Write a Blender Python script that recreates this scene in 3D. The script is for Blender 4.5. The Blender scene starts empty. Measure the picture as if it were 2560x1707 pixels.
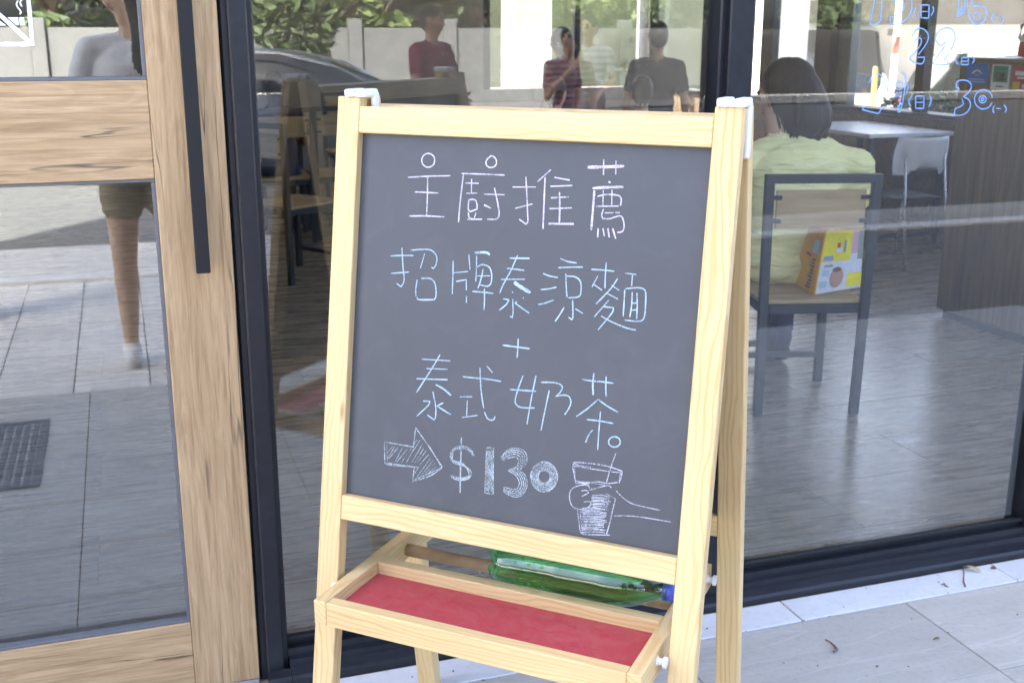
import bpy, bmesh, math, random
import numpy as np
from mathutils import Matrix, Vector, Quaternion, noise as mnoise
R_=math.radians
random.seed(7)
scene=bpy.context.scene
col=scene.collection

# ------------------------------------------------------------------ camera, sky, sun, exposure
CAM=Vector((0.0,-2.6427,1.5683)); FPX=2854.3; PITCH=.26476; YAW=.3272; ROLL=.00081
FWD=Vector((math.sin(YAW)*math.cos(PITCH),math.cos(YAW)*math.cos(PITCH),-math.sin(PITCH)))
_r=Vector((math.cos(YAW),-math.sin(YAW),0)); _u=_r.cross(FWD)
RGT=math.cos(ROLL)*_r+math.sin(ROLL)*_u; UPV=-math.sin(ROLL)*_r+math.cos(ROLL)*_u
cd=bpy.data.cameras.new('camera'); cam=bpy.data.objects.new('camera',cd); col.objects.link(cam)
cam.matrix_world=Matrix(((RGT.x,UPV.x,-FWD.x,CAM.x),(RGT.y,UPV.y,-FWD.y,CAM.y),(RGT.z,UPV.z,-FWD.z,CAM.z),(0,0,0,1)))
cd.sensor_width=36; cd.lens=FPX/2560*36; cd.clip_start=.02; cd.clip_end=600
cd.dof.use_dof=True; cd.dof.focus_distance=2.2; cd.dof.aperture_fstop=9.0
scene.camera=cam

SUN=Vector((-.424,.566,.707)).normalized()
world=bpy.data.worlds.new('World'); scene.world=world; world.use_nodes=True
wn=world.node_tree; bg=wn.nodes['Background']
sky=wn.nodes.new('ShaderNodeTexSky'); sky.sky_type='NISHITA'; sky.sun_disc=False
sky.sun_elevation=R_(45); sky.sun_rotation=math.atan2(SUN.x,SUN.y); sky.air_density=.75; sky.dust_density=6.5; sky.ozone_density=.2
wn.links.new(sky.outputs[0],bg.inputs[0]); bg.inputs[1].default_value=.15
sd=bpy.data.lights.new('sun','SUN'); sun=bpy.data.objects.new('sun',sd); col.objects.link(sun)
sd.energy=4.6; sd.angle=R_(.53); sd.color=(1,.95,.86); sun.location=(0,20,40)
sun.rotation_euler=SUN.to_track_quat('Z','Y').to_euler()
scene.view_settings.view_transform='Standard'; scene.view_settings.look='None'
scene.view_settings.exposure=3.38; scene.view_settings.gamma=1; scene.view_settings.use_curve_mapping=False
cy=scene.cycles
cy.use_denoising=True; cy.max_bounces=10; cy.diffuse_bounces=4; cy.glossy_bounces=5; cy.transmission_bounces=8; cy.transparent_max_bounces=24
cy.sample_clamp_indirect=6; cy.caustics_reflective=False; cy.caustics_refractive=False; cy.blur_glossy=.3

# photograph pixel (2560 x 1707) to a real place in the scene
def ray(px,py): return FWD+RGT*((px-1280)/FPX)-UPV*((py-853.5)/FPX)
def onY(px,py,Y): v=ray(px,py); return CAM+v*((Y-CAM.y)/v.y)
def onX(px,py,X): v=ray(px,py); return CAM+v*((X-CAM.x)/v.x)
def onZ(px,py,Z): v=ray(px,py); return CAM+v*((Z-CAM.z)/v.z)

# ------------------------------------------------------------------ object helpers
PM={}
def empty(name,loc=(0,0,0),rz=0,label=None,cat=None,group=None,kind=None):
    o=bpy.data.objects.new(name,None); col.objects.link(o); o.empty_display_size=.1
    M=Matrix.Translation(Vector(loc))@Matrix.Rotation(rz,4,'Z'); o.matrix_basis=M; PM[o]=M
    tag(o,label,cat,group,kind); return o
def tag(o,label=None,cat=None,group=None,kind=None):
    if label:o['label']=label
    if cat:o['category']=cat
    if group:o['group']=group
    if kind:o['kind']=kind
    return o
def link(name,me,mat,parent=None,M=None):
    """M: world matrix of the object"""
    o=bpy.data.objects.new(name,me); col.objects.link(o)
    if mat is not None:
        for m in (mat if isinstance(mat,(list,tuple)) else [mat]): me.materials.append(m)
    M=M or Matrix.Identity(4); PM[o]=M
    if parent is not None:
        o.parent=parent; o.matrix_basis=PM[parent].inverted()@M
    else: o.matrix_basis=M
    return o
def fin(bm,name='mesh',smooth=False):
    me=bpy.data.meshes.new(name); bm.to_mesh(me); bm.free()
    if smooth: me.polygons.foreach_set('use_smooth',[True]*len(me.polygons))
    return me
def add_box(bm,lo,hi,bev=0,M=None,seg=1):
    t=bmesh.new(); c=[(a+b)/2 for a,b in zip(lo,hi)]; s=[abs(b-a) for a,b in zip(lo,hi)]
    bmesh.ops.create_cube(t,size=1,matrix=Matrix.Translation(c)@Matrix.Diagonal((*s,1)))
    if bev: bmesh.ops.bevel(t,geom=t.edges[:],offset=min(bev,min(s)*.45),segments=seg,affect='EDGES',profile=.5)
    if M is not None: bmesh.ops.transform(t,matrix=M,verts=t.verts)
    tm=bpy.data.meshes.new('t'); t.to_mesh(tm); t.free(); bm.from_mesh(tm); bpy.data.meshes.remove(tm)
def box(name,lo,hi,mat,parent=None,bev=0,M=None,seg=1):
    bm=bmesh.new(); add_box(bm,lo,hi,bev,M,seg)
    c=Vector([(a+b)/2 for a,b in zip(lo,hi)])
    if M is None and parent is None:
        bmesh.ops.translate(bm,verts=bm.verts,vec=-c); return link(name,fin(bm),mat,parent,Matrix.Translation(c))
    return link(name,fin(bm),mat,parent)
def boxes(name,lst,mat,parent=None,bev=0):
    bm=bmesh.new()
    for lo,hi in lst: add_box(bm,lo,hi,bev)
    return link(name,fin(bm),mat,parent)
def bar(name,p0,p1,wd,th,side,mat,parent=None,bev=.002,seg=2):
    """rectangular bar from p0 to p1; local X along it, local Y along 'side' (width wd), local Z thickness th; p0,p1 = axis"""
    p0=Vector(p0);p1=Vector(p1);x=(p1-p0).normalized();z=x.cross(Vector(side)).normalized();y=z.cross(x)
    L=(p1-p0).length; c=(p0+p1)/2
    M=Matrix(((x.x,y.x,z.x,c.x),(x.y,y.y,z.y,c.y),(x.z,y.z,z.z,c.z),(0,0,0,1)))
    bm=bmesh.new(); add_box(bm,(-L/2,-wd/2,-th/2),(L/2,wd/2,th/2),bev,seg=seg)
    return link(name,fin(bm),mat,parent,M)
def add_tube(bm,pts,rad,n=10,cap=True):
    pts=[Vector(p) for p in pts]; rs=rad if isinstance(rad,(list,tuple)) else [rad]*len(pts)
    rings=[]; up=Vector((0,0,1))
    for i,p in enumerate(pts):
        d=(pts[min(i+1,len(pts)-1)]-pts[max(i-1,0)]).normalized()
        a=d.cross(up); 
        if a.length<.05:a=d.cross(Vector((1,0,0)))
        a.normalize(); b=a.cross(d).normalized()
        rings.append([bm.verts.new(p+(a*math.cos(t)+b*math.sin(t))*rs[i]) for t in [2*math.pi*k/n for k in range(n)]])
    for i in range(len(rings)-1):
        for k in range(n): bm.faces.new((rings[i][k],rings[i][(k+1)%n],rings[i+1][(k+1)%n],rings[i+1][k]))
    if cap: bm.faces.new(rings[0][::-1]); bm.faces.new(rings[-1])
def tube(name,pts,rad,mat,parent=None,n=10):
    bm=bmesh.new(); add_tube(bm,pts,rad,n); bmesh.ops.recalc_face_normals(bm,faces=bm.faces); return link(name,fin(bm,smooth=True),mat,parent)
def add_lathe(bm,prof,n=24,M=None):
    rings=[]
    for r,z in prof:
        if r<1e-5: rings.append([bm.verts.new((M or Matrix()) @ Vector((0,0,z)))])
        else: rings.append([bm.verts.new((M or Matrix())@Vector((r*math.cos(2*math.pi*k/n),r*math.sin(2*math.pi*k/n),z))) for k in range(n)])
    for a,b in zip(rings,rings[1:]):
        for k in range(n):
            k2=(k+1)%n
            if len(a)==1 and len(b)==1: continue
            if len(a)==1: bm.faces.new((a[0],b[k],b[k2]))
            elif len(b)==1: bm.faces.new((a[k],a[k2],b[0]))
            else: bm.faces.new((a[k],a[k2],b[k2],b[k]))
def lathe(name,prof,mat,parent=None,M=None,n=24,smooth=True):
    bm=bmesh.new(); add_lathe(bm,prof,n,M); bmesh.ops.recalc_face_normals(bm,faces=bm.faces); return link(name,fin(bm,smooth=smooth),mat,parent)
def extrude_profile(name,prof,axis_from,axis_to,mat,parent=None):
    """prof: closed list of (y,z) in the YZ plane, swept along X; or (x,y) swept along Z when axis is 'z'"""
    bm=bmesh.new(); a0,a1,ax=axis_from,axis_to,0
    A=[bm.verts.new((a0,p[0],p[1])) for p in prof]; B=[bm.verts.new((a1,p[0],p[1])) for p in prof]
    n=len(prof)
    for i in range(n): bm.faces.new((A[i],A[(i+1)%n],B[(i+1)%n],B[i]))
    bm.faces.new(A[::-1]); bm.faces.new(B)
    bmesh.ops.recalc_face_normals(bm,faces=bm.faces)
    return link(name,fin(bm),mat,parent)
def extrude_z(name,prof,z0,z1,mat,parent=None):
    bm=bmesh.new(); A=[bm.verts.new((x,y,z0)) for x,y in prof]; B=[bm.verts.new((x,y,z1)) for x,y in prof]; n=len(prof)
    for i in range(n): bm.faces.new((A[i],A[(i+1)%n],B[(i+1)%n],B[i]))
    bm.faces.new(A[::-1]); bm.faces.new(B); bmesh.ops.recalc_face_normals(bm,faces=bm.faces)
    return link(name,fin(bm),mat,parent)
def copy_tree(o,parent=None,M=None):
    c=o.copy(); col.objects.link(c); c.parent=parent
    if parent is None and M is not None: c.matrix_basis=M; PM[c]=M
    for ch in o.children: copy_tree(ch,c)
    return c
def smooth_line(pts,sub=4,closed=False):
    P=[Vector((p[0],p[1])) for p in pts]; n=len(P)
    if n<3: return P
    out=[]
    rng=range(n if closed else n-1)
    for i in rng:
        p1=P[i];p2=P[(i+1)%n]
        p0=P[i-1] if (i>0 or closed) else p1; p3=P[(i+2)%n] if (i+2<n or closed) else p2
        # keep sharp corners sharp
        def ang(a,b,c):
            u=b-a;v=c-b
            return u.angle(v) if u.length>1e-6 and v.length>1e-6 else 0
        m1=(p2-p0)*.5 if ang(p0,p1,p2)<1.15 else (p2-p1); m2=(p3-p1)*.5 if ang(p1,p2,p3)<1.15 else (p2-p1)
        for k in range(sub):
            t=k/sub;t2=t*t;t3=t2*t
            out.append((2*t3-3*t2+1)*p1+(t3-2*t2+t)*m1+(-2*t3+3*t2)*p2+(t3-t2)*m2)
    if not closed: out.append(P[-1])
    else: out.append(out[0].copy())
    return out
def ellipse(cx,cy,rx,ry,n=18,a0=0,a1=360): return [(cx+rx*math.cos(R_(a0+(a1-a0)*k/n)),cy+ry*math.sin(R_(a0+(a1-a0)*k/n))) for k in range(n+1)]
def ribbons(name,strokes,to3,nrm,mat,parent,px_w):
    """strokes: (points, width) in picture units; to3 maps them to the surface; px_w = metres per unit"""
    bm=bmesh.new()
    for pts,wd in strokes:
        L=smooth_line(pts); T=[to3(p.x,p.y) for p in L]
        if len(T)<2: continue
        rows=[]
        for i,p in enumerate(T):
            d=(T[min(i+1,len(T)-1)]-T[max(i-1,0)])
            if d.length<1e-7: d=Vector((1,0,0))
            s=nrm.cross(d.normalized()); w=wd*px_w*.5*random.uniform(.82,1.14)
            if i in(0,len(T)-1): w*=.75
            rows.append((bm.verts.new(p+s*w),bm.verts.new(p-s*w)))
        for a,b in zip(rows,rows[1:]): bm.faces.new((a[0],a[1],b[1],b[0]))
    return link(name,fin(bm),mat,parent)

# ------------------------------------------------------------------ materials
MATS={}
class NT:
    def __init__(s,name):
        s.m=bpy.data.materials.new(name); s.m.use_nodes=True; s.t=s.m.node_tree; s.b=s.t.nodes['Principled BSDF']; s.out=s.t.nodes['Material Output']
    def n(s,typ,**kw):
        nd=s.t.nodes.new(typ)
        for k,v in kw.items():
            if k.startswith('i_'):
                key=k[2:]; key=int(key) if key.isdigit() else key.replace('_',' ')
                nd.inputs[key].default_value=v
            else: setattr(nd,k,v)
        return nd
    def l(s,a,b): s.t.links.new(a,b)
    def ramp(s,fac,stops,interp='LINEAR'):
        r=s.n('ShaderNodeValToRGB'); e=r.color_ramp; e.interpolation=interp
        while len(e.elements)<len(stops): e.elements.new(.5)
        for el,(p,c) in zip(e.elements,stops): el.position=p; el.color=(*c,1) if len(c)==3 else c
        s.l(fac,r.inputs[0]); return r.outputs[0]
    def noise(s,scale,detail=4,rough=.55,vec=None,dist=0):
        k=s.n('ShaderNodeTexNoise',i_Scale=scale,i_Detail=detail,i_Roughness=rough,i_Distortion=dist)
        if vec is not None:s.l(vec,k.inputs['Vector'])
        return k.outputs['Fac']
    def coord(s,kind='Object',scale=(1,1,1),rnd=False,rot=(0,0,0)):
        tc=s.n('ShaderNodeTexCoord'); mp=s.n('ShaderNodeMapping'); mp.inputs['Scale'].default_value=scale; mp.inputs['Rotation'].default_value=rot
        src=tc.outputs[kind]
        if rnd:
            oi=s.n('ShaderNodeObjectInfo'); ml=s.n('ShaderNodeMath',operation='MULTIPLY',i_1=37.0); s.l(oi.outputs['Random'],ml.inputs[0])
            cx=s.n('ShaderNodeCombineXYZ'); s.l(ml.outputs[0],cx.inputs[0]); s.l(ml.outputs[0],cx.inputs[1]); s.l(ml.outputs[0],cx.inputs[2])
            va=s.n('ShaderNodeVectorMath',operation='ADD'); s.l(src,va.inputs[0]); s.l(cx.outputs[0],va.inputs[1]); src=va.outputs[0]
        s.l(src,mp.inputs['Vector']); return mp.outputs[0]
    def mix(s,fac,a,b,mode='MIX'):
        m=s.n('ShaderNodeMix',data_type='RGBA',blend_type=mode)
        for v,i in ((fac,0),(a,6),(b,7)):
            if hasattr(v,'links') or isinstance(v,bpy.types.NodeSocket): s.l(v,m.inputs[i])
            else: m.inputs[i].default_value=v if i==0 else (*v,1)
        return m.outputs[2]
    def math(s,op,a,b=0.0):
        m=s.n('ShaderNodeMath',operation=op)
        for v,i in((a,0),(b,1)):
            if isinstance(v,bpy.types.NodeSocket): s.l(v,m.inputs[i])
            else:m.inputs[i].default_value=v
        return m.outputs[0]
    def base(s,c): 
        if isinstance(c,bpy.types.NodeSocket): s.l(c,s.b.inputs['Base Color'])
        else: s.b.inputs['Base Color'].default_value=(*c,1)
    def set(s,**k):
        for a,v in k.items():
            a=a.replace('_',' ')
            if isinstance(v,bpy.types.NodeSocket): s.l(v,s.b.inputs[a])
            else: s.b.inputs[a].default_value=v
    def bump(s,h,strength=.3,dist=.002):
        b=s.n('ShaderNodeBump',i_Strength=strength,i_Distance=dist); s.l(h,b.inputs['Height']); s.l(b.outputs[0],s.b.inputs['Normal'])
def simple(name,c,rough=.5,var=.12,scale=30,metal=0,bump=0,spec=.5,**kw):
    k=NT(name); v=k.coord('Object',rnd=True); f=k.noise(scale,4,vec=v)
    lo=tuple(max(0,x*(1-var)) for x in c); hi=tuple(min(1,x*(1+var)) for x in c)
    k.base(k.ramp(f,[(.3,lo),(.7,hi)])); rr=k.ramp(f,[(.3,(rough*.85,)*3),(.7,(min(1,rough*1.15),)*3)])
    k.set(Roughness=rr,Metallic=metal,Specular_IOR_Level=spec,**kw)
    if bump: k.bump(f,bump)
    return k.m
def wood(name,light,mid,dark,gs=(2.2,26,26),ring=9,rough=.5,crack=None,rnd=True,kcrack=.52):
    """grain along local X"""
    k=NT(name); v=k.coord('Object',gs,rnd); n1=k.noise(1.0,6,.6,v,.6)
    v2=k.coord('Object',(gs[0]*.35,gs[1]*.35,gs[2]*.35),rnd); n2=k.noise(1.3,3,.5,v2,1.0)
    w=k.n('ShaderNodeMath',operation='MULTIPLY_ADD',i_1=float(ring),i_2=0.0); k.l(n2,w.inputs[0])
    s=k.math('SINE',w.outputs[0]); s2=k.math('MULTIPLY_ADD',s,.5); k.t.nodes[-1].inputs[2].default_value=.5
    c=k.ramp(n1,[(.28,dark),(.47,mid),(.72,light)])
    g=k.ramp(s2,[(0,(.80,.76,.70)),(.35,(1,1,1))])
    c=k.mix(.75,c,g,'MULTIPLY')
    v3=k.coord('Object',(gs[0]*.25,gs[1]*.12,gs[2]*.12),rnd); big=k.noise(1.0,2,.5,v3); c=k.mix(.5,c,k.ramp(big,[(.35,(.84,.81,.78)),(.65,(1.06,1.05,1.04))]),'MULTIPLY')
    if crack:
        v4=k.coord('Object',(gs[0]*.55,gs[1]*1.0,gs[2]*1.0),rnd); cr=k.noise(.9,2.5,.5,v4,.25); d=k.math('ABSOLUTE',k.math('SUBTRACT',cr,.5))
        v5=k.coord('Object',(gs[0]*.5,gs[1]*.18,gs[2]*.18),rnd); msk=k.noise(1.2,2,.5,v5)
        cm=k.math('MULTIPLY',k.ramp(d,[(0,(1,1,1)),(.012,(.85,)*3),(.03,(0,0,0))]),k.ramp(msk,[(kcrack,(0,0,0)),(kcrack+.08,(1,1,1))]))
        c=k.mix(cm,c,crack); k.bump(k.math('SUBTRACT',n1,cm),.25,.0015)
    else: k.bump(n1,.12,.0008)
    k.base(c); k.set(Roughness=rough,Specular_IOR_Level=.35); return k.m
def glass_film(name,r0,tint,rough=0.0):
    """coated shop-window glass: mirrors part of the light, passes the rest; each of the two faces carries half"""
    k=NT(name); t=k.t; t.nodes.remove(k.b)
    ge=k.n('ShaderNodeNewGeometry'); dp=k.n('ShaderNodeVectorMath',operation='DOT_PRODUCT'); k.l(ge.outputs['Incoming'],dp.inputs[0]); k.l(ge.outputs['Normal'],dp.inputs[1])
    c=k.math('SUBTRACT',1.0,k.math('ABSOLUTE',dp.outputs['Value'])); a=k.math('ADD',k.math('MULTIPLY',k.math('POWER',c,5.0),1-r0-.04),r0+.04)
    gl=k.n('ShaderNodeBsdfGlossy',i_Roughness=rough); gl.inputs['Color'].default_value=(.90,.96,1,1); tr=k.n('ShaderNodeBsdfTransparent'); tr.inputs['Color'].default_value=(*tint,1)
    mx=k.n('ShaderNodeMixShader'); k.l(a,mx.inputs[0]); k.l(tr.outputs[0],mx.inputs[1]); k.l(gl.outputs[0],mx.inputs[2]); k.l(mx.outputs[0],k.out.inputs[0]); return k.m
def chalk(name,c,dens=.5,top=.85):
    k=NT(name); v=k.coord('Object',(1,1,1)); f=k.noise(420,4,.75,v); g=k.noise(38,3,.6,v)
    a=k.math('ADD',k.math('MULTIPLY',f,.8),k.math('MULTIPLY',g,.45)); al=k.ramp(a,[(dens-.10,(.06,)*3),(dens+.16,(top,)*3)])
    k.base(c); k.set(Roughness=.95,Specular_IOR_Level=.1,Alpha=al); return k.m
def pine_mat():
    k=NT('pine'); oc=k.coord('Object',(1,1,1),True); sx=k.n('ShaderNodeSeparateXYZ'); k.l(oc,sx.inputs[0])
    wob=k.noise(1.0,3,.5,k.coord('Object',(2.2,9,9),True),.4); fine=k.noise(1.0,6,.6,k.coord('Object',(9,260,260),True))
    v=k.math('ADD',k.math('MULTIPLY',sx.outputs[1],520.0),k.math('ADD',k.math('MULTIPLY',sx.outputs[2],310.0),k.math('MULTIPLY',wob,46.0)))
    ln=k.math('POWER',k.math('MULTIPLY_ADD',k.math('SINE',v),.5),1.0); k.t.nodes[-2].inputs[2].default_value=.5
    amp=k.noise(1.0,2,.5,k.coord('Object',(1.1,20,20),True))
    ln=k.math('MULTIPLY',k.ramp(ln,[(.55,(0,0,0)),(.95,(1,1,1))]),k.ramp(amp,[(.35,(.25,)*3),(.65,(1,)*3)]))
    c=k.mix(ln,(.68,.505,.265),(.585,.385,.165)); c=k.mix(.35,c,k.ramp(fine,[(.3,(.86,.82,.78)),(.6,(1.05,1.05,1.05))]),'MULTIPLY')
    big=k.noise(1.0,2,.5,k.coord('Object',(2.5,14,14),True)); c=k.mix(.6,c,k.ramp(big,[(.35,(.90,.86,.80)),(.65,(1.05,1.05,1.04))]),'MULTIPLY')
    kn=k.n('ShaderNodeTexVoronoi',i_Scale=1.0); k.l(k.coord('Object',(2.6,9,9),True),kn.inputs['Vector']); c=k.mix(k.ramp(kn.outputs['Distance'],[(.035,(.85,)*3),(.075,(0,0,0))]),c,(.34,.19,.08))
    k.base(c); k.set(Roughness=.42,Specular_IOR_Level=.4); k.bump(fine,.12,.0006); return k.m
pine=pine_mat()
dowel_m=wood('dowel_wood',(.53,.38,.23),(.48,.33,.19),(.39,.26,.145),gs=(2,40,40),ring=10,rough=.5)
def oak_mat():
    k=NT('oak'); f1=k.noise(1.0,8,.68,k.coord('Object',(5,120,120),True),.3); f2=k.noise(1.0,5,.6,k.coord('Object',(2.2,38,38),True),1.1)
    n2=k.noise(1.2,3,.5,k.coord('Object',(.9,8,8),True),1.3); rg=k.math('SINE',k.math('MULTIPLY',n2,62.0))
    c=k.ramp(f2,[(.25,(.36,.235,.122)),(.45,(.44,.302,.168)),(.70,(.495,.352,.205))])
    c=k.mix(.7,c,k.ramp(f1,[(.36,(.66,.60,.55)),(.54,(1.08,1.08,1.07))]),'MULTIPLY'); c=k.mix(.24,c,k.ramp(rg,[(.0,(.72,.68,.63)),(.8,(1.06,1.06,1.06))]),'MULTIPLY')
    big=k.noise(1.0,2,.5,k.coord('Object',(.7,5,5),True)); c=k.mix(.6,c,k.ramp(big,[(.35,(.88,.84,.80)),(.65,(1.08,1.07,1.06))]),'MULTIPLY')
    cr=k.noise(1.0,3,.55,k.coord('Object',(.9,13,13),True),.35); d=k.math('ABSOLUTE',k.math('SUBTRACT',cr,.5)); msk=k.noise(1.0,2,.5,k.coord('Object',(1.4,5,5),True))
    cm=k.math('MULTIPLY',k.ramp(d,[(0,(1,1,1)),(.004,(.8,)*3),(.010,(0,0,0))]),k.ramp(msk,[(.53,(0,0,0)),(.60,(.9,)*3)])); c=k.mix(cm,c,(.07,.048,.034))
    k.base(c); k.set(Roughness=.55,Specular_IOR_Level=.35); k.bump(k.math('SUBTRACT',f1,cm),.25,.0012); return k.m
oak=oak_mat()
frame_m=simple('charcoal_frame',(.012,.0135,.019),.38,.2,40,spec=.38)
handle_m=simple('black_handle',(.011,.0115,.013),.6,.15,60,spec=.3)
white_pl=simple('white_plastic',(.74,.75,.76),.35,.03,20)
gasket=simple('grey_gasket',(.12,.12,.13),.5,.1,50)
glass_front=glass_film('shop_glass',.038,(.98,.985,.98))
glass_door=glass_film('door_glass',.11,(.97,.98,.975))
glass_side=glass_film('side_glass',.0,(.985,.99,.985))
# ------------------------------------------------------------------ ground and paving
gm=NT('far_ground'); v=gm.coord('Object',(1,1,1)); gm.base(gm.ramp(gm.noise(.8,6,.6,v),[(.3,(.30,.29,.27)),(.7,(.40,.39,.36))])); gm.set(Roughness=.9); far_ground=gm.m
def sheet(name,x0,x1,y0,y1,z,mat,parent=None,kind='structure'):
    bm=bmesh.new(); c=((x0+x1)/2,(y0+y1)/2)
    bm.faces.new([bm.verts.new((x-c[0],y-c[1],0)) for x,y in((x0,y0),(x1,y0),(x1,y1),(x0,y1))])
    o=link(name,fin(bm),mat,parent,Matrix.Translation((c[0],c[1],z)))
    if parent is None: tag(o,kind=kind)
    return o
tag(sheet('ground',-300,300,-300,300,-.06,far_ground),'pale dusty ground reaching away on every side')
def tile_mat(name,lo,hi,streak=(3,14,14),rough=.45,vein=None,spec=.4,sc=1.0):
    k=NT(name); v=k.coord('Object',streak,True); n1=k.noise(sc,6,.62,v,.8)
    c=k.ramp(n1,[(.28,lo),(.72,hi)])
    v2=k.coord('Object',(1.1,1.1,1.1),True); c=k.mix(.6,c,k.ramp(k.noise(1.4,3,.5,v2),[(.3,(.90,.89,.88)),(.7,(1.06,1.05,1.05))]),'MULTIPLY')
    v3=k.coord('Object',(9,9,9),True); c=k.mix(.35,c,k.ramp(k.noise(6,5,.7,v3),[(.34,(.72,.71,.70)),(.5,(1,1,1))]),'MULTIPLY')
    if vein:
        v4=k.coord('Object',(1.1,9,9),True); d=k.math('ABSOLUTE',k.math('SUBTRACT',k.noise(1.0,3,.5,v4,.5),.5)); cm=k.ramp(d,[(0,(.4,)*3),(.016,(0,0,0))]); c=k.mix(cm,c,vein)
    oi=k.n('ShaderNodeObjectInfo'); c=k.mix(1.0,c,k.ramp(oi.outputs['Random'],[(0,(.94,.94,.945)),(1,(1.03,1.025,1.02))]),'MULTIPLY')
    k.base(c); k.set(Roughness=k.ramp(n1,[(.3,(rough*.85,)*3),(.7,(rough*1.2,)*3)]),Specular_IOR_Level=spec); k.bump(n1,.18,.0015); return k.m
porch_m=tile_mat('porch_tile',(.41,.385,.348),(.495,.47,.428),rough=.5,vein=(.56,.55,.53))
white_m=tile_mat('threshold_tile',(.60,.61,.625),(.67,.68,.695),rough=.4)
paver_m=tile_mat('outer_paver',(.62,.585,.53),(.74,.705,.65),streak=(6,6,6),rough=.75)
grout_m=simple('grout',(.34,.335,.32),.9,.2,60)
def tile_mesh(w,d,h,bev=.002):
    bm=bmesh.new(); add_box(bm,(-w/2,-d/2,-h),(w/2,d/2,0),bev); return fin(bm,'tile')
def tiles(parent,name,me,mat,xs,ys,z,off=None):
    first=True
    for j,y in enumerate(ys):
        for i,x in enumerate(xs):
            o=bpy.data.objects.new(name,me); col.objects.link(o)
            if first and not me.materials: me.materials.append(mat)
            first=False
            M=Matrix.Translation((x+(off[j%len(off)] if off else 0),y,z+random.uniform(-.0006,.0006)))@Matrix.Rotation(math.pi*random.randint(0,1),4,'Z')
            o.parent=parent; o.matrix_basis=PM[parent].inverted()@M
PT=.3755; PW=.744
porch=sheet('porch_pavement',-5.5,9,-2.70,.1,-.016,grout_m); tag(porch,'beige tiled porch paving in front of the shop window')
ys=[-.2115-PT/2-k*PT for k in range(6)]; ys.append(-.2115-6*PT-.115)
xs=[2.010-PW/2+PW*k for k in range(-5,5)]
tiles(porch,'paving_tile',tile_mesh(PW-.0028,PT-.0028,.014),porch_m,xs,ys[:6],0)
tiles(porch,'paving_tile',tile_mesh(PW-.004,.186,.014),porch_m,xs,[-.2115-6*PT-.094],0)
tiles(porch,'threshold_tile',tile_mesh(.731,.116,.014),white_m,[1.675-.3675+.735*k for k in range(-5,5)],[-.151],.0015)
plaza=sheet('plaza_pavement',-9,2.4,-5.17,-2.655,-.020,grout_m); tag(plaza,'outer plaza paving of small square pavers')
sq=.335
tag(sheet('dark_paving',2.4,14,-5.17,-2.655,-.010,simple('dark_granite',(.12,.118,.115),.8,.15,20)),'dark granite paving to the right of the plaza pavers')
xs=[-.295+sq/2+sq*k for k in range(-7,8)]; ys=[-2.66-sq/2-sq*k for k in range(0,8)]
tiles(plaza,'square_paver',tile_mesh(sq-.005,sq-.005,.014,.002),paver_m,xs,ys,-.003)
curb=box('kerb_strip',(-9,-5.33,-.05),(14,-5.17,.02),simple('kerb_stone',(.62,.61,.58),.8,.1,12),bev=.01); tag(curb,'pale kerb strip along the plaza edge',kind='structure')
k=NT('slab_walk'); v=k.coord('Object',(1,1,1)); br=k.n('ShaderNodeTexBrick',i_Scale=1.0,i_Mortar_Size=.012,i_Brick_Width=.9,i_Row_Height=.9); br.offset=0
br.inputs['Color1'].default_value=(.30,.29,.27,1); br.inputs['Color2'].default_value=(.35,.34,.315,1); br.inputs['Mortar'].default_value=(.25,.24,.22,1); k.l(v,br.inputs['Vector'])
k.base(k.mix(.5,br.outputs[0],k.ramp(k.noise(3,6,.6,v),[(.3,(.8,.8,.8)),(.7,(1.1,1.1,1.1))]),'MULTIPLY')); k.set(Roughness=.85)
tag(sheet('sidewalk',-30,40,-6.2,-5.33,-.012,k.m),'concrete slab sidewalk beyond the plaza kerb')
k=NT('asphalt'); v=k.coord('Object'); k.base(k.ramp(k.noise(40,6,.7,v),[(.3,(.055,.055,.055)),(.7,(.10,.10,.098))])); k.set(Roughness=.9)
road_m=k.m
tag(sheet('road',-60,80,-20.5,-6.2,-.03,road_m),'grey asphalt road across from the shop')
tag(sheet('shade_paled_apron',-14,3.2,-6.55,-5.34,-.006,simple('shade_paled_concrete',(.50,.485,.455),.9,.08,2)),'concrete apron beside the plaza kerb, paled to cancel the building shade')  # shaded ground coloured paler so the shadow edge disappears in the door reflection
tag(sheet('driveway',-14,3.2,-20.5,-6.2,-.024,k2_.m if 0 else simple('sun_darkened_concrete',(.13,.127,.12),.9,.08,2)),'concrete driveway opposite the door, darkened to cancel the sun on it')  # sunlit ground coloured darker to even it with the shaded apron
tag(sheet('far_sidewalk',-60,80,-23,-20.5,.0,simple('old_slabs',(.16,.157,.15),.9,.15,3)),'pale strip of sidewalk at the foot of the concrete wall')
k=NT('sunlit_concrete'); v=k.coord('Object'); k.base(k.ramp(k.noise(2,6,.65,v),[(.3,(.62,.61,.58)),(.7,(.74,.73,.70))])); k.set(Roughness=.9)
tag(sheet('side_yard',6.25,60,-2.7,60,-.03,k.m),'bright concrete yard outside the side windows')
grate_m=simple('iron_grate',(.09,.10,.12),.6,.2,50)
g=empty('drain_grate',(-.75,-1.9,0),0,'dark drain grate set in the porch paving left of the door','grate')
boxes('grate_frame',[((-1.15,-2.29,.001),(-.375,-2.26,.006)),((-1.15,-1.55,.001),(-.375,-1.52,.006)),((-1.15,-2.26,.001),(-1.12,-1.55,.006)),((-.405,-2.26,.001),(-.375,-1.55,.006))],grate_m,g)
for i in range(22): box('grate_bar',(-1.12+.0325*i+.004,-2.26,.001),(-1.12+.0325*i+.024,-1.55,.005),grate_m,g)
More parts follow.
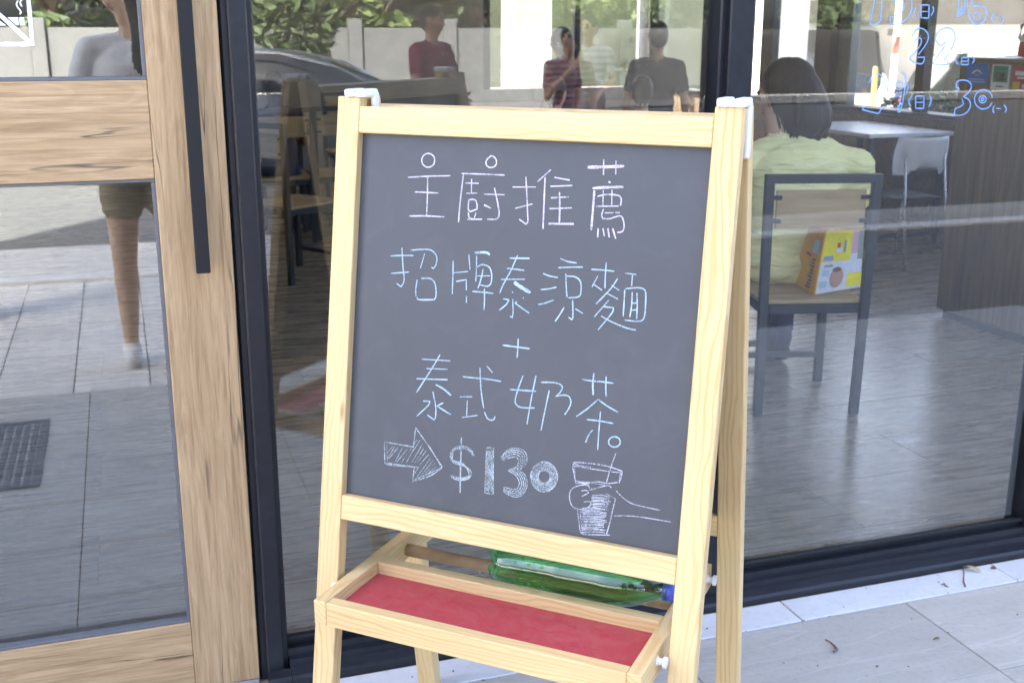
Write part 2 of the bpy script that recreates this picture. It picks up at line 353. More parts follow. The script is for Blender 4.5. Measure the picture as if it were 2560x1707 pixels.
# ------------------------------------------------------------------ shop building
BW=simple('stone_wall',(.42,.41,.39),.8,.08,6); DARKW=simple('dark_interior_wall',(.24,.22,.20),.8,.15,4)
LIGHTW=simple('pale_interior_wall',(.70,.68,.64),.8,.05,4); CEIL=simple('ceiling_paint',(.80,.79,.77),.9,.05,5)
b=empty('shop_building',(0,5,0),0,'shop building with glazed front, dark frames and inner walls','building')
panel_wood=wood('panel_wood',(.16,.12,.075),(.125,.09,.055),(.08,.056,.034),gs=(1.5,22,22),ring=9,rough=.5)
boxes('upper_wall',[((-6,-.06,2.95),(6.2,.15,30))],BW,b)  # unseen upper storeys, raised so that their shadow covers the road
boxes('back_wall',[((-6,10,-.05),(3.95,10.2,30)),((3.95,10,2.9),(6.2,10.2,30)),((3.95,10,-.05),(6.2,10.2,.94))],DARKW,b)
boxes('side_wall',[((6,.15,-.05),(6.2,10,.925)),((6,.15,2.9),(6.2,10,30))],DARKW,b)
boxes('left_wall',[((-6.2,-.06,-.05),(-6,10.2,30)),((-6,.0,-.05),(-.88,.15,2.95))],DARKW,b)
box('ceiling',(-6,.15,3.02),(6,10,3.12),CEIL,b); box('roof',(-6.2,-.06,30),(6.2,10.2,30.2),BW,b)
for i in range(49):   # wood panelling under the side window
    y0=.17+i*.2; box('wall_panel',(5.976,y0+.003,.06),(5.998,y0+.197,.90),panel_wood,b,.003)
# side window joinery
def sidewin(y0,y1,name='window_frame'):
    return box(name,(5.985,y0,.955),(6.07,y1,2.9),frame_m,b,.004)
for y0,y1 in((.16,.26),(2.1,2.2),(3.72,3.82),(5.0,5.10),(7.26,7.46),(8.55,8.64),(9.9,9.98)): sidewin(y0,y1)
box('column',(5.93,6.19,.925),(6.19,6.44,2.9),simple('column_dark',(.05,.05,.055),.6),b,.004)
box('window_frame',(5.985,5.98,.955),(6.07,6.17,2.9),simple('window_frame_grey',(.16,.18,.17),.5),b,.004)
box('window_sill',(5.94,.16,.93),(6.15,10,.956),frame_m,b,.004)
for y0,y1 in((.26,2.1),(2.2,3.72),(3.82,5.0),(5.10,5.98),(6.44,7.26),(7.46,8.55),(8.64,9.9)): box('window_pane',(6.02,y0,.956),(6.028,y1,2.9),glass_side,b)  # the panes nearest the front are out of view, added for more daylight
for x0,x1 in((3.95,4.03),(5.05,5.12),(5.86,5.985)): box('window_frame',(x0,10.0,.94),(x1,10.07,2.9),simple('white_post',(.7,.7,.7),.5) if x0>5.5 else frame_m,b,.004)
for x0,x1 in((4.03,5.05),(5.12,5.86)): box('window_pane',(x0,10.03,.94),(x1,10.038,2.9),glass_side,b)
# shop floor
fl_lo,fl_hi=(.22,.178,.132),(.345,.295,.235)
k=NT('floor_plank'); v=k.coord('Object',(1.3,16,16),True); n1=k.noise(1.6,7,.66,v,1.2); c=k.ramp(n1,[(.25,(.13,.106,.08)),(.45,fl_lo),(.7,fl_hi)])
v2=k.coord('Object',(2.2,5,5),True); vo=k.noise(1.7,5,.6,v2,1.6); c=k.mix(k.ramp(vo,[(.60,(0,0,0)),(.70,(.65,)*3)]),c,(.44,.41,.37))
oi=k.n('ShaderNodeObjectInfo'); c=k.mix(1.0,c,k.ramp(oi.outputs['Random'],[(0,(.86,.86,.86)),(1,(1.1,1.09,1.07))]),'MULTIPLY')
k.base(c); k.set(Roughness=k.ramp(n1,[(.3,(.22,)*3),(.7,(.34,)*3)]),Specular_IOR_Level=.8); k.bump(n1,.12,.001); floor_m=k.m
fl=sheet('shop_floor',-6,6,.1,10,-.014,floor_m); tag(fl,'grey brown wood plank floor inside the shop')
PLW,PLL=.3735,1.49
pm=tile_mesh(PLL-.0022,PLW-.0022,.012,.0008)
ys=[.2615-PLW/2+PLW*r for r in range(0,14)]
tiles(fl,'floor_plank',pm,floor_m,[-.15+PLL*.5+PLL*q for q in range(-3,4)],ys,0,off=[-.02,-.62])
# ------------------------------------------------------------------ shop front: glazing, mullions, door
XD,XM,XR1,XR2,XF=.2181,.2932,1.4295,1.5285,2.5865
sf=empty('shop_window',(1.5,0,0),0,'large shop window in charcoal frames with two tall panes','window')
def mull(x0,x1,name='mullion'):
    y0=-.055
    return extrude_z(name,[(x0,.06),(x0,-.030),(x0+.004,-.034),(x0+.016,-.034),(x0+.016,y0+.004),(x0+.020,y0),(x1-.018,y0),(x1-.014,y0+.004),(x1-.014,-.034),(x1-.003,-.034),(x1,-.030),(x1,.06)],0.0,2.9,frame_m,sf)
mull(4.9,5.0); mull(5.98,6.08); mull(-.88,-.78); mull(XD+.004,XM); mull(XR1,XR2); mull(XF,XF+.10); mull(3.80,3.90)
# jamb strip beside the door and small end plates
for x0,x1 in((XM,XR1),(XR2,XF),(XF+.10,3.80),(3.90,4.9),(5.0,5.98)):  # the two rightmost bays are unseen, glazed to let daylight in
    extrude_profile('sill_frame',[(-.0895,.001),(-.0895,.018),(-.084,.026),(-.050,.034),(-.048,.050),(-.030,.052),(-.028,.070),(-.006,.071),(-.006,.085),(.022,.085),(.022,.001)],x0,x1,frame_m,sf)
    box('glazing_bead',(x0,-.020,.0855),(x1,-.004,.097),handle_m,sf,.002)
    box('window_pane',(x0-.002,.000,.0856),(x1+.002,.010,2.9),glass_front,sf)
extrude_profile('sill_nose',[(-.0895,.001),(-.0895,.018),(-.084,.026),(-.056,.033),(-.056,.001)],XD+.02,XM-.001,frame_m,sf)
extrude_profile('sill_nose',[(-.0895,.001),(-.0895,.018),(-.084,.026),(-.056,.033),(-.056,.001)],XR1+.001,XR2-.001,frame_m,sf)
# wooden door
dr=empty('wooden_door',(-.3,0,0),0,'pale oak framed glass door with long black bar handle','door')
def upbar(name,x0,x1,z0,z1,y0,y1,mat): return bar(name,((x0+x1)/2,(y0+y1)/2,z0),((x0+x1)/2,(y0+y1)/2,z1),x1-x0,y1-y0,(1,0,0),mat,dr,.0025)
def hbar(name,x0,x1,z0,z1,y0,y1,mat): return bar(name,(x0,(y0+y1)/2,(z0+z1)/2),(x1,(y0+y1)/2,(z0+z1)/2),z1-z0,y1-y0,(0,0,1),mat,dr,.0025)
GX0,GX1=-.62,.0645
upbar('stile',GX1,XD,.012,2.35,-.045,.0,oak); upbar('stile',-.775,GX0,.012,2.35,-.045,.0,oak)
hbar('rail',GX0+.0005,GX1-.0005,1.2595,1.4685,-.0438,-.001,oak); hbar('rail',GX0+.0005,GX1-.0005,.012,.1925,-.0438,-.001,oak); hbar('rail',GX0+.0005,GX1-.0005,2.17,2.35,-.0438,-.001,oak)
for z0,z1 in((.1925,1.2595),(1.4685,2.17)):
    boxes('glazing_bead',[((GX0,-.040,z0),(GX1,-.016,z0+.007)),((GX0,-.040,z1-.007),(GX1,-.016,z1)),((GX0,-.040,z0+.007),(GX0+.008,-.016,z1-.007)),((GX1-.008,-.040,z0+.007),(GX1,-.016,z1-.007))],gasket,dr,.001)
    box('door_pane',(GX0,-.015,z0+.002),(GX1,-.007,z1-.002),glass_door,dr)
box('kick_plate',(-.775,-.047,.002),(XD-.002,.0,.0115),simple('threshold_metal',(.5,.52,.58),.35,.1,30,metal=.6),dr)
hd=box('handle',(.1345,-.089,1.054),(.1648,-.072,2.02),handle_m,dr,.0015)
for z in(1.22,1.85): tube('handle_post',[(.150,-.073,z),(.150,-.044,z)],.008,handle_m,dr)
# no-smoking sticker on the door glass
stk=simple('white_vinyl',(.88,.88,.89),.5,.02,20)
S=5.8075
def dpt(x,y): p=onY(x/S,y/S,-.0155); return p
def poly(name,pts,to,mat,parent,th=.0006):
    bm=bmesh.new(); vs=[bm.verts.new(to(*p)) for p in pts]; f=bm.faces.new(vs); bmesh.ops.triangulate(bm,faces=[f]); return link(name,fin(bm),mat,parent)
sg=empty('no_smoking_sticker',dpt(-100,200),0,'white no smoking sticker on the upper door glass','sticker')
def strip(name,pts,w): return ribbons(name,[(pts,w)],dpt,Vector((0,-1,0)),stk,sg,1.0/S*(2.62/FPX*1.04))
strip('border',[(468,-640),(468,640),(-640,672),(-640,-640),(468,-640)] if 0 else [(345,-620),(412,0),(470,645),(0,645),(-640,668)],52)
strip('border',[(-640,668),(-720,-560),(345,-620)],52)
strip('slash',[(-640,-330),(0,222),(435,618)],52)
poly('cigarette',[(108,256),(262,254),(272,372),(235,368)],dpt,stk,sg); poly('cigarette',[(280,254),(350,256),(358,370),(288,372)],dpt,stk,sg)
poly('cigarette',[(-420,265),(-60,262),(92,375),(-410,380)],dpt,stk,sg)
strip('smoke',[(262,15),(240,55),(252,105),(285,145),(302,180),(288,215)],17); strip('smoke',[(322,-5),(295,25),(300,70),(322,100)],17)
# ------------------------------------------------------------------ easel with chalkboard
# measured in easel units of EQ metres; u across, v down the front frame, n towards the street, z = height in easel units above a datum
EQ=1.44
PSI,AL=-.74944,.15332
EC=Vector((.4061,-.3950,1.4481)); EW=Vector((math.cos(PSI),math.sin(PSI),0)); EN=Vector((math.sin(PSI),-math.cos(PSI),0)); UP=Vector((0,0,1))
DN=-math.cos(AL)*UP+math.sin(AL)*EN; FN=(math.cos(AL)*EN+math.sin(AL)*UP).normalized()   # down the front frame, out of it
W_,S_=.5504,.0341
def EP(u,v,o=0): return EC+(EW*u+DN*v+FN*o)*EQ
def LP(u,n,z): return EC+(EW*u+EN*n+UP*(z-1.4848))*EQ
ZG=1.4848-EC.z/EQ      # the ground in easel units
def ebar(name,p0,p1,wd,th,side,mat,parent,bev=.003): return bar(name,p0,p1,wd*EQ,th*EQ,side,mat,parent,bev)
ez=empty('easel',(EC+EW*W_*EQ/2).xy.to_3d(),PSI,'pine wood A-frame easel with chalkboard and red tray on the porch','easel')
LF=(1.4848-ZG)/math.cos(AL)-.004; TH=.021
ebar('front_leg',EP(S_/2,0,-TH/2),EP(S_/2,LF,-TH/2),S_,TH,EW,pine,ez,.003); ebar('front_leg',EP(W_-S_/2,0,-TH/2),EP(W_-S_/2,LF,-TH/2),S_,TH,EW,pine,ez,.003)
V0,V1,P0,P1=.0125,.5802,.0477,.5453
ebar('top_rail',EP(S_,(V0+P0)/2,-.0105),EP(W_-S_,(V0+P0)/2,-.0105),P0-V0,.019,DN,pine,ez,.0025)
ebar('lower_rail',EP(S_,(P1+V1)/2,-.0105),EP(W_-S_,(P1+V1)/2,-.0105),V1-P1,.019,DN,pine,ez,.0025)
k=NT('blackboard'); v=k.coord('Object'); n1=k.noise(3,5,.6,v); n2=k.noise(420,3,.6,v); sm=k.noise(9,4,.65,v,1.5)
c=k.ramp(n1,[(.3,(.044,.050,.063)),(.7,(.052,.058,.073))]); c=k.mix(k.ramp(sm,[(.5,(0,0,0)),(.8,(.06,)*3)]),c,(.22,.23,.26)); k.base(c)
k.set(Roughness=.46,Specular_IOR_Level=.5); k.bump(n2,.06,.0004)
cbM=Matrix(((EW.x,-DN.x,FN.x,0),(EW.y,-DN.y,FN.y,0),(EW.z,-DN.z,FN.z,0),(0,0,0,1))); cc=EP(W_/2,(P0+P1)/2,-.0155); cbM.translation=cc
bm=bmesh.new(); add_box(bm,(-(W_/2-S_+.004)*EQ,(-(P1-P0)/2-.004)*EQ,-.003),((W_/2-S_+.004)*EQ,((P1-P0)/2+.004)*EQ,.0036)); cb=link('chalkboard',fin(bm),k.m,ez,cbM)
CBO=-.0155+(.0036+.0008)/EQ
def epix(px,py):
    v=ray(px,py); t=((EP(0,0,CBO)-CAM).dot(FN))/v.dot(FN); return CAM+v*t
cA=lambda x,y: epix(940+x/3.2,360+y/3.2)
cB=lambda x,y: epix(920+x/2.868,820+y/2.868)
pink=chalk('pink_chalk',(.68,.63,.74),.50); blue=chalk('blue_chalk',(.46,.62,.77),.50); pale=chalk('pale_chalk',(.54,.63,.69),.60)
UA,UB=1/3.2*1.42*EQ/FPX,1/2.868*1.42*EQ/FPX
def glyph(strokes,to,mat,unit,base):
    st=[((s[0],s[1]) if isinstance(s,tuple) and isinstance(s[0],list) else (s,base)) for s in strokes]
    o=ribbons('chalk_character',st,to,FN,mat,cb,unit); return o
G1=[
 [ellipse(418,132,52,55,14),[(255,268),(420,259),(595,255)],[(310,385),(400,388),(498,394)],[(268,577),(400,576),(545,584)],[(413,268),(411,420),(405,575)]],
 [[(925,92),(885,130),(882,165),(905,188),(940,185),(963,160),(958,120),(930,95)],[(683,237),(850,242),(1028,250)],[(700,245),(690,320),(672,480),(660,628)],[(715,313),(822,316)],[(765,280),(763,398)],[(723,396),(810,394)],
  [(742,452),(738,520),(752,541)],[(740,448),(790,446),(807,480),(808,522),(750,543)],[(738,548),(746,590),(775,600)],[(800,552),(785,596)],([(730,603),(848,603)],14),[(865,402),(1028,407)],[(947,350),(975,480),(985,560),(965,600),(890,602)],([(865,488),(920,515)],17)],
 [[(1093,345),(1278,345)],[(1199,262),(1208,430),(1213,560),(1215,620),(1200,642),(1145,602)],([(1115,515),(1252,480)],15),([(1293,302),(1398,207)],14),([(1353,265),(1347,400),(1336,680)],14),([(1427,268),(1550,290)],15),([(1395,340),(1570,333)],15),([(1400,432),(1540,425)],15),([(1387,518),(1566,512)],16),([(1468,385),(1470,500),(1467,630)],14),([(1380,638),(1583,640)],24)],
 [([(1693,187),(1840,184),(1985,178)],25),([(1822,125),(1820,248)],13),([(1920,135),(1918,245)],13),([(1860,300),(1876,312)],16),([(1732,355),(1860,347),(1980,345)],20),([(1747,370),(1735,530),(1722,690)],18),[(1770,420),(1845,405),(1935,412),(1962,440),(1955,495)],[(1818,370),(1815,490)],[(1888,365),(1886,490)],([(1758,500),(1940,497)],13),
  [(1820,520),(1805,570),(1815,598),(1870,598),(1950,575),(1975,600),(1985,660),(1970,700),(1930,708)],[(1830,552),(1900,550)],[(1915,550),(1950,550)],([(1778,675),(1773,748)],17),([(1815,672),(1827,738)],17),([(1855,675),(1866,748)],17),([(1893,675),(1918,758)],17)]]
G2=[
 [[(117,896),(210,892),(300,893)],[(207,830),(216,980),(225,1090),(200,1143),(165,1115)],[(120,1035),(190,1030),(265,1024)],[(278,850),(385,843),(445,852),(485,900),(480,965),(455,998),(444,985)],[(390,875),(355,995)],[(330,1085),(318,1160),(320,1220)],[(360,1075),(440,1078),(475,1130),(480,1215),(465,1245)],([(330,1225),(345,1245),(470,1245)],14)],
 [[(617,935),(615,1060),(610,1200)],[(743,885),(752,1005)],[(622,1030),(737,1020)],[(640,1100),(722,1085),(723,1170)],[(724,1215),(723,1270)],([(790,870),(880,868),(910,888)],20),[(805,895),(803,1000),(798,1100)],[(808,985),(850,965),(905,985),(925,1040),(920,1110),(890,1138),(830,1125)],[(800,1055),(912,1055)],[(857,1000),(840,1080),(815,1155)],[(770,1178),(860,1186),(938,1195)],[(867,1155),(868,1240),(864,1330)]],
 [([(1068,913),(1228,915)],18),([(1048,995),(1185,1010)],17),[(1000,1083),(1193,1082)],[(1133,890),(1080,1010),(1020,1120),(990,1192)],([(1105,1105),(1160,1145),(1235,1188)],30),[(1091,1178),(1093,1192)],[(1015,1238),(1065,1246),(1040,1285),(985,1330)],[(1093,1240),(1097,1340),(1090,1390),(1072,1375)],[(1128,1260),(1112,1272),(1150,1300),(1225,1353)],[(1176,1228),(1182,1234)]],
 [[(1337,1035),(1385,1055),(1455,1068)],[(1318,1165),(1385,1158),(1443,1145)],[(1298,1283),(1345,1275),(1420,1248)],[(1475,915),(1530,940),(1605,952)],[(1457,990),(1560,985),(1655,985)],[(1518,1035),(1522,1140),(1528,1225)],[(1520,1058),(1590,1062),(1635,1100),(1640,1180),(1620,1222),(1535,1230)],[(1573,1245),(1575,1380),(1565,1405),(1540,1385)],[(1505,1305),(1470,1365),(1432,1420)],[(1595,1318),(1655,1355)]],
 [[(1722,1003),(1810,1008),(1905,1018)],[(1843,945),(1835,1050),(1832,1155)],[(1775,1055),(1728,1143)],[(1745,1125),(1808,1170)],[(1933,1075),(1880,1155),(1760,1280)],[(1885,1130),(1948,1172)],[(1840,1190),(1935,1240)],[(1862,1250),(1745,1383)],[(1815,1300),(1900,1310),(1885,1355),(1775,1487)],[(1800,1375),(1880,1420),(2000,1470),(2080,1488)],
  [(1992,1033),(2082,1045)],[(2052,1045),(2045,1135)],[(1990,1165),(1985,1260),(1977,1380)],[(1995,1158),(2090,1150),(2140,1160),(2158,1200),(2152,1350),(2135,1405),(2090,1418),(1990,1408)],[(2050,1185),(2045,1290),(2030,1385)],[(2088,1190),(2090,1290),(2085,1400)],[(2050,1275),(2085,1270)],[(2045,1330),(2085,1325)]]]
G3=[
 [([(965,122),(1060,135),(1160,148)],12),[(1077,75),(1074,150),(1068,215)]],
 [[(385,222),(590,235)],[(420,290),(570,295)],([(345,362),(570,370)],12),[(517,190),(470,270),(400,380),(347,462)],([(485,405),(540,435),(595,482)],13),[(465,455),(485,560),(485,630),(475,658),(425,622)],[(395,522),(445,525),(430,555),(350,630)],[(540,535),(495,558),(545,590),(595,620)]],
 [[(680,348),(740,355),(850,365),(955,382)],[(803,285),(810,440),(830,575)],[(835,600),(855,645),(885,660),(905,650),(910,630)],[(853,272),(893,320)],[(660,492),(750,492)],[(712,515),(707,635)],[(675,640),(785,625)]],
 [[(1112,340),(1075,440),(1055,520),(1070,555),(1110,570),(1195,572)],[(1205,340),(1170,510),(1140,688)],[(1018,440),(1110,446),(1205,453)],[(1240,388),(1330,390),(1380,405),(1393,430),(1370,470),(1345,490),(1400,480),(1440,490),(1455,530),(1440,575),(1410,620)],[(1300,445),(1275,560),(1240,735)]],
 [[(1538,368),(1600,378),(1680,385),(1760,395)],([(1620,322),(1612,400),(1615,480)],13),[(1708,345),(1705,420),(1707,492)],[(1650,510),(1570,580),(1493,633)],[(1650,510),(1710,555),(1793,603)],[(1568,655),(1660,665),(1758,683)],[(1667,598),(1655,740),(1647,872)],[(1610,730),(1580,770),(1560,820)],ellipse(1767,815,42,37,12)]]
for g in G1: glyph(g,cA,pink,UA,12)
for g in G2: glyph(g,cA,blue,UA,11)
for g in G3: glyph(g,cB,blue,UB,10)
ar=[([(118,815),(325,852),(342,712),(440,855),(530,990),(515,1012),(440,1060),(320,1100),(332,995),(120,965),(118,815)],9),([(126,975),(240,990),(365,996)],6),([(135,818),(138,960)],6),([(350,730),(440,850),(520,985)],8),([(320,1092),(430,1045),(520,1000)],7)]
for a,b2 in(((175,850),(135,895)),((190,850),(138,940)),((215,855),(150,935)),((245,858),(195,958)),((285,862),(205,960)),((310,862),(240,962)),((330,860),(275,965)),((350,800),(320,850)),((375,800),(280,950)),((390,830),(315,960)),((400,860),(335,965)),((420,875),(355,960)),((435,905),(370,980)),((450,930),(345,1075)),((465,950),(370,1070)),((480,965),(400,1055)),((495,985),(425,1045)),((360,1000),(335,1040))): ar.append(([a,b2],6))
def S_curve(d): return [(765-d,915),(735,870+d),(690,845+d),(640,850+d),(600+d,880),(590+d,920),(615,965-d),(680,985-d),(730-d,1015),(740-d,1050),(715,1080-d),(660,1090-d),(610,1075-d),(590,1055)]
dl=[(S_curve(0),8),(S_curve(9),8),(S_curve(17),6),([(670,782),(664,980),(660,1180)],12)]
on=[([(850,857),(900,857),(897,1190),(838,1180),(850,857)],8)]+[([(857+i*6,870+random.randint(0,12)),(848+i*7,1175-random.randint(0,15))],6) for i in range(7)]
o3=[(955,925),(1000,875),(1060,860),(1120,880),(1140,935),(1125,985),(1085,1015),(1130,1060),(1140,1130),(1110,1190),(1060,1210),(1010,1195),(970,1170)]
i3=[(970,950),(1010,930),(1060,920),(1080,950),(1070,985),(1040,1005),(1005,1020),(1060,1055),(1085,1110),(1070,1150),(1040,1155),(1020,1150),(975,1140)]
th=[([(a[0]*(1-t)+b2[0]*t,a[1]*(1-t)+b2[1]*t) for a,b2 in zip(o3,i3)],7) for t in(0,.22,.45,.7,1)]+[([(955,925),(970,950)],7),([(970,1170),(975,1140)],7)]
ze=[(ellipse(1263,1065,97-t*55,108-t*63,22),7) for t in(0,.12,.3,.5,.7,.86,1)]
cup=[([(1475,960),(1600,970),(1720,990),(1822,1025)],9),([(1475,985),(1550,1000),(1650,1015),(1760,1030),(1815,1035)],7),([(1478,968),(1520,985),(1600,998)],8),([(1475,960),(1470,1000),(1478,1050),(1492,1115)],8),([(1482,990),(1484,1090)],6),([(1822,1025),(1815,1070),(1800,1112)],8),([(1810,1040),(1800,1100)],6),([(1778,895),(1740,1000),(1710,1105)],8),([(1770,920),(1735,1010)],7),
 ([(1490,1092),(1560,1112),(1640,1100),(1720,1112),(1790,1105)],7),([(1500,1110),(1590,1120)],6),([(1600,1108),(1700,1125)],6),([(1510,1100),(1600,1105)],7),
 ([(1588,1150),(1580,1130),(1540,1123),(1480,1140),(1450,1170),(1446,1225),(1468,1280),(1520,1298),(1570,1288),(1600,1262),(1590,1243),(1545,1245)],7),([(1530,1165),(1570,1163),(1582,1180),(1560,1192),(1532,1205)],6),([(1590,1160),(1660,1140),(1725,1128),(1745,1145)],6),([(1600,1150),(1640,1155)],6),
 ([(1780,1165),(1812,1200),(1850,1232),(1900,1260),(1980,1280),(2095,1305)],7),([(1765,1345),(1880,1345),(2000,1360),(2170,1388)],7),([(1500,1300),(1512,1380),(1522,1450),(1545,1475),(1640,1480),(1735,1482)],8),([(1520,1310),(1530,1400),(1535,1460)],6),([(1775,1220),(1755,1300),(1732,1400),(1710,1475)],9),([(1705,1185),(1775,1222)],7)]
for i in range(24):
    y=1200+i*11.3; x0=1605 if y<1290 else 1528+(y-1290)*.06; x1=1745-(y-1200)*.19
    cup.append(([(x0+random.randint(-6,8),y+random.randint(-3,3)),((x0+x1)/2,y+random.randint(-5,1)),(x1+random.randint(-14,4),y+random.randint(-2,12))],6.5))
def draw(name,st,mat): return ribbons(name,st,cB,FN,mat,cb,UB)
draw('chalk_arrow',ar,pale); draw('chalk_dollar_sign',dl,pale); draw('chalk_digit',on,pale); draw('chalk_digit',th,pale); draw('chalk_digit',ze,pale); draw('chalk_cup_drawing',cup,chalk('lilac_chalk',(.58,.60,.70),.56))
# back frame
def BP(u,z,o=0): return LP(u,-.034-.148*(1.4848-z)-o,z)
BD=(BP(0,0)-BP(0,1)).normalized(); BNn=EW.cross(BD).normalized()
for u in(S_/2,W_-S_/2): ebar('back_leg',BP(u,1.4828,.0105),BP(u,ZG+.002,.0105),S_,TH,EW,pine,ez,.003)
for z in(1.455,.905): ebar('back_rail',BP(S_,z,.0105),BP(W_-S_,z,.0105),.034,.019,BD,pine,ez,.0025)
ebar('back_board',BP(W_/2,1.44,.0105),BP(W_/2,.92,.0105),W_-2*S_+.008,.005,EW,simple('board_back',(.035,.036,.042),.6,.15,30),ez,.0005)
# white plastic caps and hinge hooks
for u,sg_ in((S_*.5,1),(W_-S_*.5,-1)):
    bm=bmesh.new(); z=0
    x0,x1=(.013,.046) if sg_>0 else (W_-.0315,W_+.004)
    M=Matrix.Translation(EC)@Matrix(((EW.x,-EN.x,0,0),(EW.y,-EN.y,0,0),(0,0,1,0),(0,0,0,1)))@Matrix.Scale(EQ,4)
    for a,b2 in((x0,x0+.0145),(x1-.0145,x1)): add_box(bm,(a,-.006,z-.001),(b2,.030,z+.0095),.003,M,2)
    add_box(bm,(x0+.004,-.004,z-.0005),(x1-.003,.028,z+.0052),.0015,M)
    xl=(x1-.0075,x1) if 1 else 0
    add_box(bm,(xl[0],.020,z-(.05 if sg_>0 else .062)),(xl[1],.0325,z+.005),.0025,M,2)
    link('hinge_hook',fin(bm),white_pl,ez)
# tray
TU0,TU1,TZ=.044,.505,.813
def tb(name,u0,n0,u1,n1,zc,wd,h,side,mat=pine): return ebar(name,LP(u0,n0,zc),LP(u1,n1,zc),wd,h,side,mat,ez,.002)
zc=TZ+.019-.0175
tb('tray_side',TU0+.0095,.176,TU0+.0095,-.150,zc,.035,.019,UP); tb('tray_side',TU1-.0095,.176,TU1-.0095,-.150,zc,.035,.019,UP)
tb('tray_rail',TU0+.0192,.1665,TU1-.0192,.1665,zc-.0006,.0345,.0185,UP); tb('tray_rail',TU0+.0192,.0315,TU1-.0192,.0315,zc-.0006,.0345,.0185,UP)
k=NT('red_tray'); v=k.coord('Object'); sm=k.noise(13,5,.65,v,1.8); d=k.noise(260,4,.7,v); vs=k.coord('Object',(9,70,9),rot=(0,0,.5)); sc=k.noise(1.6,4,.6,vs,1.2)
c=k.ramp(sm,[(.28,(.41,.022,.034)),(.42,(.42,.052,.062)),(.75,(.44,.088,.092))]); c=k.mix(k.ramp(d,[(.60,(0,0,0)),(.75,(.25,)*3)]),c,(.60,.40,.38)); c=k.mix(k.ramp(sc,[(.60,(0,0,0)),(.67,(.6,)*3)]),c,(.38,.012,.03)); k.base(c); k.set(Roughness=.6)
redM=Matrix(((EW.x,EN.x,0,0),(EW.y,EN.y,0,0),(0,0,1,0),(0,0,0,1))); redM.translation=LP((TU0+TU1)/2,.099,TZ)
bm=bmesh.new(); add_box(bm,((-(TU1-TU0)/2+.017)*EQ,-.061*EQ,-.007),(((TU1-TU0)/2-.017)*EQ,.061*EQ,0)); link('tray_panel',fin(bm),k.m,ez,redM)
tube('dowel',[LP(TU0+.010,-.047,.812),LP(TU1-.010,-.047,.812)],.0095*EQ,dowel_m,ez,14)
for u,n_ in((S_+.0012,.112),(W_-S_-.0012,.112),(S_+.0012,-.128),(W_-S_-.0012,-.128)):
    s_=1 if u<.2 else -1; M=Matrix(((EW.x*s_,EN.x,0,0),(EW.y*s_,EN.y,0,0),(0,0,1,0),(0,0,0,1))); M=M@Matrix.Scale(EQ,4); M.translation=LP(u,n_,.818)
    bm=bmesh.new(); e=.010 if s_>0 else .0115; add_lathe(bm,[(0,-.002),(.0075,-.002),(.0075,.002),(.0045,.004),(.0045,e-.003),(.0065,e-.002),(.0065,e+.001),(0,e+.001)],16,M@Matrix.Rotation(math.pi/2,4,'Y')); bmesh.ops.recalc_face_normals(bm,faces=bm.faces); link('hinge_spacer',fin(bm),white_pl,ez)
# green bottle lying between tray and dowel
green=glass_film('green_plastic',.05,(.50,.88,.56),.03)
bt=empty('green_bottle',LP(.35,-.010,.853),PSI,'empty green plastic soda bottle lying behind the red tray','bottle')
rb=.0375
prof=[(0,.004),(.014,.003),(.024,0),(.033,.004),(rb*.985,.014),(rb,.03),(rb,.036),(rb*.955,.042),(rb*.955,.10),(rb,.106),(rb,.112),(rb*.97,.118),(rb*.97,.165),(rb,.170),(rb,.178),(rb*.96,.19),(rb*.80,.213),(rb*.60,.231),(rb*.42,.243),(.0128,.250),(.0125,.256),(.0155,.257),(.0155,.259),(.0125,.260),(.0125,.268)]
inner=[(max(0,r-.0007),z+(.0008 if i<3 else 0)) for i,(r,z) in enumerate(prof)][::-1]
a0=LP(.222,-.0115,.848); ax=(EW*.999+UP*.010).normalized()
q=Matrix.Translation(a0)@Vector((0,0,1)).rotation_difference(ax).to_matrix().to_4x4()@Matrix.Scale(EQ,4)
bm=bmesh.new(); add_lathe(bm,prof,40,q)
# petal base and embossed dots
qi=q.inverted()
for vv in bm.verts:
    l=qi@vv.co
    if l.z<.034 and math.hypot(l.x,l.y)>.01:
        an=math.atan2(l.y,l.x); f_=1-.20*(.5-.5*math.cos(5*an))*max(0,1-l.z/.034); l.x*=f_; l.y*=f_; vv.co=q@l
    if l.z<.016 and math.hypot(l.x,l.y)>.01:
        an=math.atan2(l.y,l.x); l.z+=.011*(.5+.5*math.cos(5*an))*(1 if l.z<.01 else .4); vv.co=q@l
bmesh.ops.recalc_face_normals(bm,faces=bm.faces); link('bottle_body',fin(bm,smooth=True),green,bt)
bm=bmesh.new()
for i in range(5):
    for j in range(16):
        an=2*math.pi*(j+.5*(i%2))/16; p=q@Vector((rb*.957*math.cos(an),rb*.957*math.sin(an),.05+i*.010)); bmesh.ops.create_icosphere(bm,subdivisions=1,radius=.0026*EQ,matrix=Matrix.Translation(p))
link('embossed_dots',fin(bm,smooth=True),green,bt)['kind']='stuff'
prof=[(0,.2695),(.0125,.2695),(.0145,.268),(.0148,.259),(.0142,.2588),(.0142,.2575),(.0148,.257),(.0148,.254),(.0135,.254)]
cap=lathe('bottle_cap',[(r,z+.0) for r,z in prof][::-1],simple('blue_cap',(.06,.085,.42),.4,.05,20),bt,q,24)
